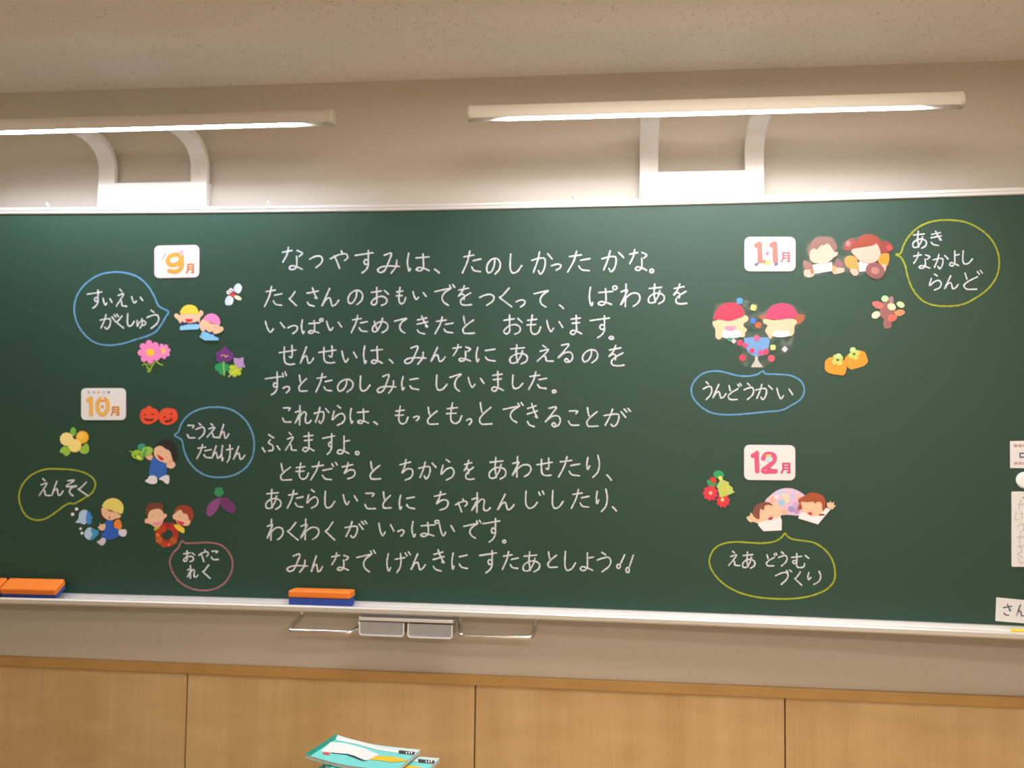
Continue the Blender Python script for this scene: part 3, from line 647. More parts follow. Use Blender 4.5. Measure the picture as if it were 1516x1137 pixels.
c.part('water', [([(870,420),(905,400),(915,380),(940,400),(960,418),(990,410),(1000,398),(1010,430),(1045,440),(1030,470),(960,480)], (40,40,100)), ([(845,460),(870,448),(860,430),(885,415),(910,405),(930,418),(955,422),(970,440),(1000,440),(1020,455),(1035,470),(1070,480),(1072,512),(905,512),(850,475)], (130,200,245))], 6)
# dragonfly
c = Cut('dragonfly_cutout', 'small paper dragonfly with pale blue wings and a red back', 'cutout', 345, 434, VE)
c.part('wing', [(ell(1190,408,34,22,-58), (205,220,245)), (ell(1205,420,30,15,-65), (222,232,250))], 0)
c.part('wing', [(ell(1130,497,36,24,-70), (205,220,245)), (ell(1148,502,28,14,-75), (222,232,250))], 0)
c.part('body', [(ell(1160,455,17,15,20), RED), (ell(1195,478,28,14,25), (240,235,210))], 1)
c.part('eye', [(ell(1130,440,14,14), WHITE), (ell(1147,425,14,14), WHITE), (ell(1133,440,5,6), (30,30,30)), (ell(1147,427,5,6), (30,30,30))], 2)
# cosmos
c = Cut('cosmos_cutout', 'paper cutout of two pink cosmos flowers on green stems', 'cutout', 227, 527, VN)
c.part('stem', [(bar(14,(330,750),(290,800),(250,880)), (150,190,50)), (bar(12,(330,755),(370,790),(405,800)), (165,200,60)), (bar(9,(165,805),(215,790),(270,810)), (150,190,50)), (bar(9,(180,770),(215,800),(240,860)), (150,190,50)), (bar(9,(215,830),(250,840),(225,880),(262,880)), (150,190,50))], 0)
c.part('flower', [(flower(410,640,92,8,.72,10), (238,140,205)), (ell(410,635,34,32), (245,190,110)), (ell(410,635,20,19), (245,205,60))], 1)
c.part('flower', [(flower(255,648,142,8,.70,18), (240,135,200)), (ell(260,652,52,48), (246,180,110)), (ell(262,652,37,34), (250,205,50))], 2)
# balloon flowers
c = Cut('bellflower_cutout', 'paper cutout of a dark purple bellflower with green leaves and a lilac one', 'cutout', 340, 533, VN)
c.part('leaf', [(flower(1110,830,88,4,.65,45), (40,150,90))], 0)
c.part('leaf', [(flower(1265,862,82,6,.62,10), (185,205,55)), (bar(12,(1185,940),(1240,890),(1290,860)), (205,215,110))], 0)
c.part('stem', [(bar(14,(1125,750),(1128,840),(1135,925)), (160,200,90))], 1)
c.part('flower', [([(1245,715),(1310,722),(1365,708),(1362,765),(1385,830),(1335,828),(1295,842),(1270,800),(1250,770)], (180,150,205))], 2)
c.part('flower', [(sm((1150,570),(1180,615),(1250,680),(1225,740),(1180,765),(1130,758),(1085,765),(1040,745),(1050,700),(1025,665),(1095,630),(1125,590)), (105,50,125)), (ell(1110,690,8,8), (245,205,110)), (ell(1135,682,8,9), (245,160,80)), (ell(1150,702,9,9), (245,200,110)), (ell(1172,695,8,8), (240,215,170))], 3)
# pumpkins
c = Cut('pumpkin_cutout', 'paper cutout of two red-orange grinning pumpkins', 'cutout', 235, 614, VO)
PK = (228, 78, 48); DK = (95, 25, 20)
c.part('pumpkin', [(sm((905,385),(925,335),(970,310),(990,292),(1020,295),(1030,312),(1080,330),(1105,375),(1095,430),(1050,465),(985,485),(930,465)), PK), (sm((945,418),(985,428),(1040,425),(1055,418),(1040,445),(1000,450),(960,440)), DK), ([(938,392),(965,372),(972,390)], DK), ([(1020,380),(1040,368),(1052,388)], DK)], 0)
c.part('pumpkin', [(sm((1100,400),(1120,350),(1160,318),(1230,315),(1280,335),(1300,385),(1295,435),(1240,480),(1170,490),(1120,460)), PK), (sm((1165,445),(1210,440),(1240,415),(1245,440),(1210,462),(1180,468)), DK), ([(1150,420),(1165,395),(1185,410)], DK), ([(1218,378),(1240,360),(1250,382)], DK)], 1)
# chrysanthemums
c = Cut('chrysanthemum_cutout', 'paper cutout of pale yellow and golden chrysanthemums with leaves', 'cutout', 110, 654, VO)
c.each('leaf', [(sm((60,775),(90,725),(150,710),(185,750),(160,800),(125,818),(100,795)), (150,195,70)), (sm((270,770),(300,720),(345,685),(370,740),(355,785),(310,795)), (150,195,70)), (sm((175,575),(180,530),(205,515),(228,535),(228,585),(200,610)), (120,190,75))], 0)
c.part('flower', [(flower(300,620,68,11,.86), (245,185,50)), (flower(285,605,40,9,.8), (248,205,90))], 1)
c.part('flower', [(flower(135,640,72,12,.86,8), (248,228,150))], 2)
c.part('flower', [(flower(222,708,72,12,.86), (246,225,135))], 3)
# boy with a beetle net toy
c = Cut('boy_cutout', 'paper boy with black hair and blue overalls holding up a green bug', 'cutout', 234, 683, VO)
c.each('arm', [(sm((1025,800),(985,790),(960,815),(975,845),(1020,862),(1045,840)), SKIN2), (sm((1180,890),(1230,860),(1262,880),(1278,915),(1240,950),(1200,940),(1175,920)), SKIN2)], 0)
c.part('overalls', [(sm((1040,835),(1110,855),(1180,895),(1185,950),(1178,1020),(1130,1045),(1085,1050),(1060,1020),(1030,1030),(1000,1010),(1005,960),(1020,890)), (48,100,190))], 1)
c.part('shoe', [(sm((1005,1030),(1045,1022),(1080,1040),(1085,1095),(1060,1112),(1000,1105),(960,1078),(985,1060)), (222,222,228))], 2)
c.part('shoe', [(sm((1105,1060),(1160,1025),(1205,1020),(1215,1050),(1205,1108),(1175,1105),(1150,1080)), (222,222,228))], 2)
c.part('face', [(sm((1060,740),(1090,705),(1150,700),(1200,735),(1240,790),(1235,850),(1190,890),(1140,880),(1085,850),(1055,800)), SKIN2), (ell(1120,770,8,5,20), (160,100,80)), (ell(1185,828,8,5,40), (160,100,80)), (ell(1240,840,18,24), SKIN2)], 2)
c.part('hair', [(sm((1060,735),(1085,690),(1140,655),(1200,640),(1250,665),(1285,730),(1300,800),(1275,860),(1250,850),(1235,800),(1215,760),(1175,740),(1130,710),(1090,715)), (35,32,38))], 3)
c.part('mouth', [(sm((1090,800),(1120,820),(1158,845),(1145,862),(1115,850)), (190,40,45))], 3)
c.part('bug', [(sm((820,790),(850,760),(900,755),(945,790),(950,835),(920,865),(870,850),(830,830)), (150,195,60)), (bar(9,(800,765),(840,780)), (150,195,60)), (ell(925,720,42,34,-20), (60,150,125)), (ell(985,765,60,45,-15), (150,200,90)), (ell(955,790,18,60,25), (90,170,70)), (ell(858,818,7,9), (30,40,20)), (ell(905,798,7,9), (30,40,20)), (sm((870,825),(900,820),(920,845),(890,845)), (235,225,120))], 4)
# sweet potatoes
c = Cut('sweet_potato_cutout', 'paper cutout of two purple sweet potatoes under a green leaf', 'cutout', 326, 744, VF)
c.part('leaf', [(flower(1048,580,26,5,.75,-20), (45,140,90))], 0)
c.part('potato', [(sm((1052,612),(1080,605),(1115,630),(1135,660),(1125,685),(1090,680),(1060,650)), (105,50,105))], 1)
c.part('potato', [(sm((1055,612),(1050,650),(1030,685),(1000,705),(985,690),(990,655),(1015,625)), (130,70,130))], 2)
# fish
def fish(label, px, py, body, tail, tcol, bub, g='paper fish blowing bubbles'):
    c = Cut('fish_cutout', label, 'cutout', px, py, VP, g)
    c.part('body', [(body, (178,205,238)), (tail, tcol)], 0)
    for e in bub: c.part('bubble', [(e, (228,228,230))], 0)
    return c
fish('paper fish with a bright blue tail, the upper of the two fish', 125, 763, sm((160,420),(165,370),(200,335),(245,335),(270,365),(270,430),(225,490),(175,475),(125,470),(145,445)),
     sm((240,440),(245,390),(255,345),(280,355),(300,400),(318,410),(300,440),(300,475),(265,490)), (60,140,215), [ell(137,322,18,17), ell(94,380,19,18)])
fish('paper fish with a pale body and teal tail, the lower of the two fish', 134, 789, sm((220,600),(235,555),(270,525),(310,535),(330,580),(320,640),(280,660),(240,640)),
     sm((290,545),(330,540),(350,555),(372,550),(375,600),(345,630),(310,660),(285,650),(310,600)), (55,150,205), [ell(180,538,14,13), ell(197,586,16,16)])
# boy on an outing
c = Cut('boy_cutout', 'paper child in a yellow hat and blue smock striding with an orange bag', 'cutout', 165, 772, VP)
c.part('bag', [(sm((560,450),(600,435),(628,480),(622,540),(590,550),(545,510)), (235,135,50))], 0)
c.part('smock', [(sm((455,455),(500,445),(545,460),(530,510),(600,550),(605,615),(560,640),(500,660),(440,640),(410,605),(440,560)), (40,95,190))], 1)
c.part('hand', [(sm((372,520),(395,505),(390,480),(415,492),(445,482),(455,520),(440,548),(410,558)), SKIN2)], 2)
c.part('shoe', [(sm((600,555),(640,545),(680,550),(685,590),(665,622),(610,610)), (215,210,228))], 2)
c.part('shoe', [(sm((420,635),(455,650),(455,685),(420,722),(385,705),(360,680),(390,665)), (205,198,222))], 2)
c.part('hair', [(sm((400,300),(380,370),(400,430),(440,440),(430,330)), (75,45,35))], 0)
c.part('face', [(sm((415,310),(500,325),(600,375),(625,400),(600,420),(570,425),(520,445),(470,435),(425,395)), SKIN2), (ell(500,415,10,13), (165,70,40)), (bar(5,(445,372),(465,378)), (190,120,90)), (bar(5,(535,398),(555,402)), (190,120,90))], 2)
c.part('hat', [(sm((420,295),(450,240),(500,208),(560,205),(620,235),(652,290),(645,360),(630,375),(560,350),(490,322)), (228,212,110)), (sm((480,325),(520,332),(555,352),(530,355),(495,345)), (160,130,70))], 3)
# parent, child and wreath
c = Cut('wreath_family_cutout', 'paper cutout of two laughing faces above a red autumn wreath', 'cutout', 250, 777, VP)
ring = ell(1125,605,128,135) ; hole = ell(1130,605,58,58)
b_ = [(1125 + 128 * math.cos(a), 605 + 135 * math.sin(a)) for a in [2 * PI * i / 40 for i in range(41)]]
h_ = [(1130 + 60 * math.cos(a), 605 + 60 * math.sin(a)) for a in [2 * PI * i / 40 for i in range(41)]]
c.part('wreath', [(b_ + h_[::-1], (165,48,32)), (flower(1070,540,50,5,.7), (190,60,35)), (flower(1190,520,48,6,.7), (180,45,45)), (flower(1040,660,40,6,.7), (190,95,40)), (flower(1090,710,34,6,.7), (165,75,30)), (flower(1195,670,44,6,.7), (185,85,35)), (ell(1025,605,20,20), (235,120,50)), (ell(1120,708,16,18), (205,40,40)), (ell(1150,712,15,15), (230,110,90)), (ell(1140,500,30,26), (150,40,45))], 0)
c.part('shirt', [(sm((985,540),(1000,515),(1050,520),(1020,545),(990,560)), (175,190,60)), ], 1)
c.part('shirt', [(sm((1205,500),(1240,490),(1290,515),(1318,540),(1312,585),(1270,570),(1235,545)), (240,205,60))], 1)
c.part('head', [(sm((920,390),(950,335),(1000,318),(1070,320),(1090,370),(1125,380),(1120,410),(1095,430),(1080,470),(1050,510),(1000,518),(950,490),(920,478),(890,475),(890,430),(915,425)), SKIN2), (bar(5,(960,400),(985,395)), (180,115,95)), (bar(5,(1035,390),(1060,388)), (180,115,95))], 2)
c.part('hair', [(sm((895,350),(905,290),(940,260),(1010,252),(1070,265),(1090,310),(1085,345),(1050,320),(980,325),(935,350),(905,395)), (115,60,45))], 3)
c.part('mouth', [(sm((975,470),(1030,465),(1075,450),(1060,480),(1020,500),(985,490)), (232,140,165))], 3)
c.part('head', [(sm((1215,370),(1260,325),(1320,360),(1370,400),(1385,460),(1365,500),(1310,505),(1250,490),(1220,440),(1195,425),(1195,385)), SKIN2), (bar(5,(1250,400),(1270,405)), (180,115,95)), (bar(5,(1325,430),(1345,440)), (180,115,95))], 2)
c.part('hair', [(sm((1205,365),(1230,310),(1290,280),(1360,290),(1410,335),(1420,400),(1395,460),(1370,435),(1350,380),(1320,370),(1300,360),(1290,325),(1240,345)), (150,62,42))], 3)
c.part('mouth', [(sm((1235,445),(1270,455),(1318,470),(1300,498),(1262,488)), (205,55,85))], 3)
# autumn children, in clear film
c = Cut('autumn_children_cutout', 'laminated paper cutout of a boy and a pigtailed girl holding acorns', 'cutout', 1256, 379, VQ)
c.part('clear_film', [(sm((175,180),(300,140),(480,140),(560,230),(600,340),(640,240),(720,180),(850,150),(980,105),(1120,140),(1250,205),(1350,260),(1330,350),(1300,420),(1260,560),(1230,700),(1120,750),(960,680),(800,700),(660,640),(520,680),(250,690),(100,720),(75,600),(90,480),(150,470),(120,390)), M_film)], 0)
SK3 = (236, 178, 160)
c.part('shirt', [([(215,545),(330,520),(490,505),(500,625),(250,665)], (228,228,230))], 1)
c.each('arm', [(sm((95,640),(120,600),(180,590),(225,585),(245,650),(230,695),(160,718),(105,690)), SK3), (sm((490,590),(520,560),(570,580),(655,590),(660,635),(580,665),(510,665)), SK3), (sm((185,600),(222,590),(235,650),(200,680)), (238,175,120))], 2)
c.each('acorn', [(sm((85,520),(100,480),(140,495),(195,520),(215,580),(170,605),(110,600)), (148,108,104)), (sm((510,560),(525,510),(560,460),(620,490),(655,545),(620,575),(560,575)), (136,92,98)), (sm((485,600),(520,545),(545,575),(520,650)), (225,160,90))], 3)
c.part('head', [(sm((175,440),(180,360),(230,300),(330,260),(430,235),(500,300),(520,360),(568,365),(560,410),(510,440),(460,490),(380,520),(270,520),(205,495)), SK3)], 3)
c.part('hair', [(sm((145,390),(160,300),(210,210),(280,160),(380,150),(470,160),(530,220),(555,290),(535,350),(500,330),(470,280),(420,240),(380,270),(340,265),(270,330),(240,310),(190,340),(165,420)), (135,98,90))], 4)
c.part('shirt', [([(850,520),(900,480),(1010,500),(960,630),(870,640)], (226,220,226))], 1)
c.part('arm', [(sm((665,480),(690,430),(750,415),(820,440),(855,520),(865,610),(820,640),(760,610),(690,560)), (232,150,72)), (sm((740,610),(820,600),(860,660),(820,695),(780,680)), SK3)], 2)
c.part('arm', [(sm((1130,470),(1180,390),(1280,385),(1290,470),(1260,560),(1200,560)), (232,142,44)), (sm((1180,540),(1240,540),(1235,630),(1200,620)), SK3)], 2)
c.part('acorn', [(ell(1092,625,136,112,18), (136,82,82)), (ell(1092,625,60,50,18), (178,120,115))], 5)
c.part('head', [(sm((760,340),(850,300),(1000,260),(1130,240),(1170,320),(1160,420),(1110,490),(1020,520),(900,500),(820,430)), SK3)], 3)
c.part('pigtail', [(sm((660,330),(670,240),(740,180),(810,190),(800,270),(740,340)), (150,70,66)), (ell(715,245,35,40), (200,120,115))], 3)
c.part('pigtail', [(sm((1165,360),(1160,240),(1220,210),(1310,240),(1345,320),(1290,360),(1220,375)), (142,58,54)), (ell(1290,300,40,38), (190,70,65))], 3)
c.part('hair', [(sm((740,320),(800,240),(870,160),(980,115),(1090,135),(1160,190),(1190,280),(1165,320),(1110,245),(1060,270),(950,290),(850,305)), (150,62,44))], 4)
# sports day, in clear film
c = Cut('ball_toss_cutout', 'laminated paper cutout of two red-capped children tossing balls into a blue basket', 'cutout', 1121, 493, VR)
c.part('clear_film', [(sm((180,200),(370,160),(500,90),(620,140),(760,180),(820,310),(950,210),(1120,170),(1260,200),(1460,340),(1400,470),(1310,530),(1290,640),(1210,860),(1040,900),(960,1030),(840,1090),(680,1085),(500,1010),(460,760),(330,690),(170,680),(140,470)), M_film)], 0)
c.part('child', [(sm((145,440),(190,425),(230,400),(400,410),(540,350),(590,345),(640,375),(630,430),(580,460),(575,500),(625,550),(600,590),(590,650),(540,655),(300,640),(230,690),(185,650),(180,540),(150,490)), (238,192,156)), (sm((280,655),(305,560),(400,575),(500,560),(545,640)), (248,236,236)), (sm((305,515),(380,498),(470,510),(450,550),(390,572),(330,555)), (216,140,176))], 1)
c.part('cap', [(sm((160,400),(175,320),(230,230),(310,185),(400,172),(500,190),(560,250),(590,330),(560,370),(480,400),(370,430),(250,410)), (205,52,84))], 2)
c.each('hair', [(sm((780,370),(850,335),(920,330),(910,380),(840,410)), (155,95,70)), (sm((1290,340),(1360,330),(1440,355),(1400,440),(1340,480),(1280,420)), (165,90,62))], 1)
c.part('child', [(sm((850,410),(900,400),(1000,420),(1150,395),(1300,410),(1325,450),(1290,500),(1280,600),(1240,640),(1000,635),(950,680),(910,620),(880,565),(910,490),(860,460)), (238,192,160)), (sm((990,640),(1020,560),(1100,580),(1200,570),(1215,635)), (244,234,236))], 2)
c.part('cap', [(sm((890,390),(905,310),(960,230),(1050,190),(1150,182),(1240,215),(1310,290),(1335,340),(1290,385),(1180,395),(1090,412),(980,405)), (208,58,104))], 3)
c.part('basket', [([(580,665),(700,655),(920,660),(945,700),(930,790),(900,860),(850,910),(780,930),(700,915),(640,870),(600,800)], (108,155,208)), ([(735,925),(775,925),(778,980),(840,1060),(838,1078),(682,1078),(690,1050),(735,985)], (190,185,182))], 1)
for e, col in ((ell(760,670,40,42),(226,90,140)), (ell(525,735,40,40),(222,62,95)), (ell(600,770,38,36),(226,70,130)), (ell(692,845,38,38),(218,60,105)), (ell(560,945,44,44),(225,55,85)), (ell(815,875,40,38),(215,80,140)), (ell(885,860,42,42),(220,70,105)), (ell(965,955,48,48),(222,85,105)),
               (ell(385,690,34,30),(50,150,105)), (star(520,148,52,42,4,-45),(70,150,230)), (star(715,242,50,40,4,-30),(245,220,120)), (star(710,430,46,38,4,-40),(70,115,215)), (star(780,487,50,36,5),(238,95,50)), (star(437,712,36,28,4),(240,200,215)), (star(988,800,44,36,4,-45),(238,225,130)), (star(1153,825,44,32,4),(245,205,225))):
    c.part('ball' if len(e) > 12 else 'confetti', [(e, col)], 2.6)
# autumn leaves
c = Cut('autumn_leaf_cutout', 'paper bunch of red, brown and cream autumn leaves and nuts', 'cutout', 1314, 463, VT)
c.part('twig', [(sm((930,160),(1060,140),(1100,240),(1060,330),(1050,420),(1040,480),(960,490),(940,420),(950,370),(900,330),(900,250)), (150,95,95))], 0)
for e, col in ((sm((795,160),(870,140),(935,180),(930,230),(840,225)),(222,110,110)), (sm((1000,350),(1050,310),(1120,340),(1090,390),(1020,400)),(232,105,90)), (sm((1085,280),(1140,250),(1200,255),(1222,290),(1160,330),(1100,320)),(225,140,100)), (sm((1010,100),(1050,75),(1075,110),(1060,160),(1020,150)),(165,120,130))):
    c.part('leaf', [(e, col)], 1)
for e, col in ((ell(962,108,46,42),(180,220,165)), (ell(1048,212,56,44,25),(240,225,180)), (ell(845,318,58,44,-30),(240,220,190)), (ell(1165,185,54,38,25),(195,215,170))):
    c.part('nut', [(e, col)], 2)
# persimmons
c = Cut('persimmon_cutout', 'paper cutout of two orange persimmons with pale green calyxes', 'cutout', 1252, 535, VT)
KK = (245, 150, 40); KG = (190, 205, 100)
c.part('persimmon', [(sm((440,905),(465,850),(540,800),(640,780),(700,800),(730,870),(742,920),(700,970),(600,1005),(520,1020),(480,990)), KK)], 0)
c.part('calyx', [(flower(562,825,78,4,.55,20), KG), (ell(548,768,38,34), (190,215,145)), (ell(562,825,18,16), (100,85,45))], 1)
c.part('persimmon', [(sm((185,980),(190,920),(240,870),(330,870),(420,900),(465,940),(455,1050),(430,1095),(330,1088),(240,1070),(190,1030)), KK)], 2)
c.part('calyx', [(flower(350,900,78,4,.55,10), KG), (ell(362,850,38,34), (190,215,150)), (ell(350,900,18,16), (100,85,45))], 3)
# christmas sprig
c = Cut('christmas_cutout', 'paper christmas tree with holly and red poinsettias', 'cutout', 1062, 724, VU)
c.each('leaf', [(sm((580,200),(640,120),(720,105),(800,140),(845,220),(790,280),(700,290),(620,270)), (40,160,100)), (sm((425,360),(470,330),(560,380),(680,420),(650,470),(560,500),(480,470)), (55,150,100))], 0)
c.part('berry', [(sm((500,300),(570,265),(650,310),(650,380),(600,420),(540,370)), (215,55,50))], 1)
c.part('flower', [(flower(515,650,185,9,.72), (215,50,75)), (flower(560,600,80,6,.7), (225,60,60)), (ell(518,648,42,42), (255,190,150))], 1)
c.part('flower', [(flower(820,835,165,9,.72,12), (215,55,70)), (ell(803,805,42,46), (255,200,140))], 2)
c.part('tree', [([(690,270),(720,240),(800,240),(810,330),(960,390),(960,450),(1050,520),(1055,590),(1105,625),(960,690),(800,745),(740,740),(710,620),(700,540),(660,495),(740,350)], (190,205,105)), ([(690,285),(760,245),(815,320),(740,330)], (225,225,110)), (sm((850,420),(900,460),(880,680),(830,690)), (205,200,70))], 3)
# air dome
c = Cut('air_dome_cutout', 'paper cutout of two children waving in front of a pastel patchwork dome', 'cutout', 1170, 754, VS)
dome = [(330,330),(400,245),(480,180),(560,142),(640,128),(740,135),(830,170),(910,225),(960,300),(940,520),(640,525),(560,530)]
c.part('dome', [(sm(*dome), (225,195,225))] + [(ell(x, y, rx, ry, r, 12), col) for x, y, rx, ry, r, col in (
    (450,300,50,60,30,(245,185,160)),(560,190,48,42,0,(195,205,240)),(630,250,60,48,20,(242,215,190)),(575,350,52,44,-20,(165,205,230)),(690,190,50,40,0,(240,195,215)),(745,235,46,40,30,(200,195,240)),(700,330,52,46,0,(222,185,225)),(820,250,50,40,20,(245,190,190)),(640,420,48,44,0,(230,190,215)),(720,440,50,46,20,(165,150,205)),(610,480,46,36,0,(240,180,150)),(790,380,50,50,0,(205,170,215)),(500,260,36,34,0,(230,225,245)),(860,310,44,40,0,(240,150,130)),(800,470,46,40,0,(190,150,200)),(660,320,34,30,0,(225,225,190)))], 0)
c.part('child', [(sm((55,560),(100,540),(115,495),(150,530),(215,585),(225,470),(290,385),(420,362),(525,372),(565,440),(560,560),(480,620),(240,660),(150,630),(120,640),(70,605)), SKIN), (sm((365,590),(380,565),(440,545),(440,590),(405,635)), (250,170,160))], 1)
c.part('shirt', [([(235,640),(560,560),(580,610),(575,760),(305,772),(225,680)], (240,236,244))], 2)
c.part('hair', [(sm((145,520),(155,440),(215,370),(300,337),(400,345),(445,390),(380,372),(325,392),(308,455),(262,430),(248,480),(240,590),(190,572)), (130,75,58))], 3)
c.part('mouth', [(sm((372,580),(410,565),(432,548),(440,585),(410,608)), (180,45,75))], 3)
c.part('child', [(sm((850,330),(950,320),(1060,330),(1160,330),(1190,420),(1205,510),(1140,550),(1040,545),(930,520),(880,430)), SKIN), (sm((1255,380),(1262,338),(1290,352),(1305,322),(1328,350),(1362,335),(1358,372),(1388,392),(1362,412),(1350,440),(1310,440),(1270,420)), SKIN), (ell(1005,505,38,36), (250,175,165))], 1)
c.part('shirt', [([(825,580),(850,500),(900,490),(1030,550),(1150,540),(1240,420),(1310,445),(1120,670)], (240,236,244))], 2)
c.part('hair', [(sm((815,440),(840,360),(830,300),(920,240),(1010,195),(1110,205),(1200,250),(1235,340),(1215,450),(1190,470),(1170,340),(1110,330),(1070,360),(1060,320),(960,335),(860,325),(885,430)), (170,78,48)), (bar(24,(1145,525),(1210,525)), (110,60,45))], 3)
c.part('mouth', [(sm((970,495),(1000,490),(1035,500),(1005,530)), (180,45,55))], 3)

# papers and the round magnet at the right edge
VK = (1450, 640, 14.2)
c = Cut('name_card', 'white card with blue lettering between two brown patterned borders', 'card', 1510, 674, VK)
c.part('paper_sheet', [([(640,185),(1500,165),(1500,760),(645,750)], (232,230,234))], 0, 0.0006)
c.part('lettering', [(bar(26,(850,440),(1010,436)), (60,60,140)), (bar(26,(850,440),(850,525)), (60,60,140)), (bar(26,(850,522),(1010,520)), (60,60,140)), (bar(26,(1008,436),(1010,520)), (60,60,140))], 1.6, 0.0002)
for yy, col in ((280, (190, 160, 160)), (650, (200, 165, 175))):
    c.part('border', [(ell(760 + 95 * i, yy, 42, 34, 0, 10), col) for i in range(7)] + [(bar(10, (720, yy), (1400, yy)), col)], 1.6, 0.0002)
o0 = P(1517, 711); b = MB()
rad = 0.023
secs = []
th = math.atan(-2 * BK * (o0.x - BX))
for k, (rr, dd) in enumerate(((1.0, 0.0005), (1.0, 0.006), (0.94, 0.008), (0.80, 0.009), (0.3, 0.0092))):
    secs.append([(rad * rr * math.cos(2 * PI * i / 28), -dd, rad * rr * math.sin(2 * PI * i / 28)) for i in range(28)])
b.sweep(secs, M_white, True); mg = b.build('round_magnet'); mg.location = o0; mg.rotation_euler = (0, 0, th)
tag(mg, 'round white magnet above the tall sheet at the right edge', 'magnet')
VL = (1460, 690, 4.459)
c = Cut('tall_sheet', 'tall white sheet with faint pencil writing at the right edge of the board', 'paper', 1512, 784, VL)
c.part('paper_sheet', [(rrect(166, 168, 420, 664, 8), (232, 230, 232))], 0, 0.0030)
PG = (178, 178, 184)
c.part('pencil_writing', [(bar(4, *p), PG) for p in ([(205,255),(250,250)],[(225,215),(212,290)],[(195,300),(190,350),(215,352)],[(215,315),(235,312),(232,345)],[(200,400),(235,380),(245,410),(220,440)],[(200,470),(245,465)],[(222,450),(215,505)],[(205,530),(240,525)],[(215,520),(232,560),(205,580),(235,600)],[(210,610),(225,640),(245,630)])] + [(bar(6, (240,205),(250,215)), (120,120,130))], 6.4, 0.0002)
c = Cut('name_strip', 'white paper strip with dark hiragana just above the tray at the right', 'paper', 1496, 904, VL)
c.part('paper_sheet', [([(66,866),(420,900),(420,1052),(60,1022)], (226, 224, 226))], 0, 0.0006)
INK = (75, 78, 105)
st = []
for ch, bx in (('さ', (110, 912, 170, 985)), ('ん', (198, 915, 256, 992)), ('せ', (285, 920, 340, 1000)), ('い', (360, 940, 410, 990))):
    for line, cl in glyph_lines(ch, *bx):
        L, R = ribbon2d(line, 8); st.append(([tuple(p) for p in L] + [tuple(p) for p in reversed(R)], INK))
c.part('lettering', st, 1.6, 0.0002)

# ------------------------------------------------------------------ erasers and chalk on the tray
M_eo = mat('eraser_orange', (238, 128, 38), 0.55, var=0.04, scale=25); M_eb = mat('eraser_blue', (44, 72, 165), 0.9, var=0.12, scale=60, bump=0.5)
M_strap = mat('eraser_patch', (200, 150, 110), 0.7)
def eraser(label, loc, rx, rz, lx, hp=0.026):
    t = thing('blackboard_eraser', label, 'eraser', loc, 0, 'orange and blue erasers on the tray'); t.rotation_euler = (rx, 0, rz)
    b = MB(); d = 0.029
    b.box(-lx / 2, lx / 2, -d, d, 0, hp, M_eb); b.build('felt_pad', t, bevel=0.006)
    b = MB(); b.box(-lx / 2 - 0.001, lx / 2 + 0.001, -d - 0.001, d + 0.001, hp + 0.0002, hp + 0.021, M_eo); b.build('grip', t, bevel=0.005)
    return t
ZTR = ZB - 0.0058
a = PY(427.5, 895, yb(0.2) - 0.062); d = PY(518, 899, yb(0.3) - 0.062); xm = (a.x + d.x) / 2
eraser('orange and blue eraser standing flat near the middle of the tray', (xm, yb(xm) - 0.0425, ZTR), 0, math.atan(-2 * BK * (xm - BX)), d.x - a.x)
def leaning(label, pl, pr):
    a = PY(pl, 885, yb(-0.5) - 0.062); d = PY(pr, 887, yb(-0.45) - 0.062); xm = (a.x + d.x) / 2
    t = eraser(label, (xm, yb(xm) - 0.037, ZTR + 0.0135), 0, 0, d.x - a.x, 0.014)
    t.rotation_euler = (math.radians(26), 0, math.atan(-2 * BK * (xm - BX)))
    return t
leaning('tilted orange eraser at the left of the tray, whole in view', 3, 83)
leaning('tilted orange eraser at the far left, cut off by the frame', -82, 0)
a = PY(1496, 934, yb(2.4) - 0.045); b = MB()
b.tube([(a.x, yb(a.x) - 0.05, ZTR + 0.0046), (a.x + 0.075, yb(a.x + 0.075) - 0.05, ZTR + 0.0046)], 0.0052, mat('yellow_chalk', (238, 210, 70), 0.9), 14)
tag(b.build('chalk_stick'), 'short stick of yellow chalk at the right end of the tray', 'chalk')

# ------------------------------------------------------------------ teacher's desk below the frame, with a stack of workbooks
dk = thing('teacher_desk', 'plain wooden teacher desk under the stack of workbooks', 'desk', (-0.3, -0.93, 0))
b = MB(); b.box(-0.6, 0.6, -0.33, 0.33, 0.665, 0.695, M_desk); b.build('desk_top', dk, bevel=0.004)
for sx in (-1, 1):
    for sy in (-1, 1):
        b = MB(); b.box(sx * 0.57 - 0.02, sx * 0.57 + 0.02, sy * 0.3 - 0.02, sy * 0.3 + 0.02, 0, 0.6645, M_steel); b.build('leg', dk, bevel=0.003)
b = MB(); b.box(-0.54, 0.54, 0.285, 0.30, 0.25, 0.66, M_steel); b.build('modesty_panel', dk)
ZBK = 0.845
TEAL = mat('cover_teal', (30, 140, 125), 0.4); CYAN = mat('cover_cyan', (118, 214, 214), 0.35); PALE = mat('cover_pale', (205, 222, 226), 0.35)
COVW = mat('cover_white', (236, 232, 236), 0.35); GOLD = mat('cover_gold', (236, 190, 50), 0.35); CORAL = mat('cover_coral', (228, 80, 84), 0.4)
DARK = mat('cover_dark', (62, 60, 66), 0.5); PAGES = mat('page_edges', (196, 192, 186), 0.8, var=0.15, scale=200)
ca = Q(497, 1096.5, ZBK); cb = Q(622.5, 1110, ZBK)
U_ = (cb - ca); WB = U_.length; U_ = U_.normalized(); V_ = Vector((U_.y, -U_.x, 0))
if V_.y > 0: V_ = -V_
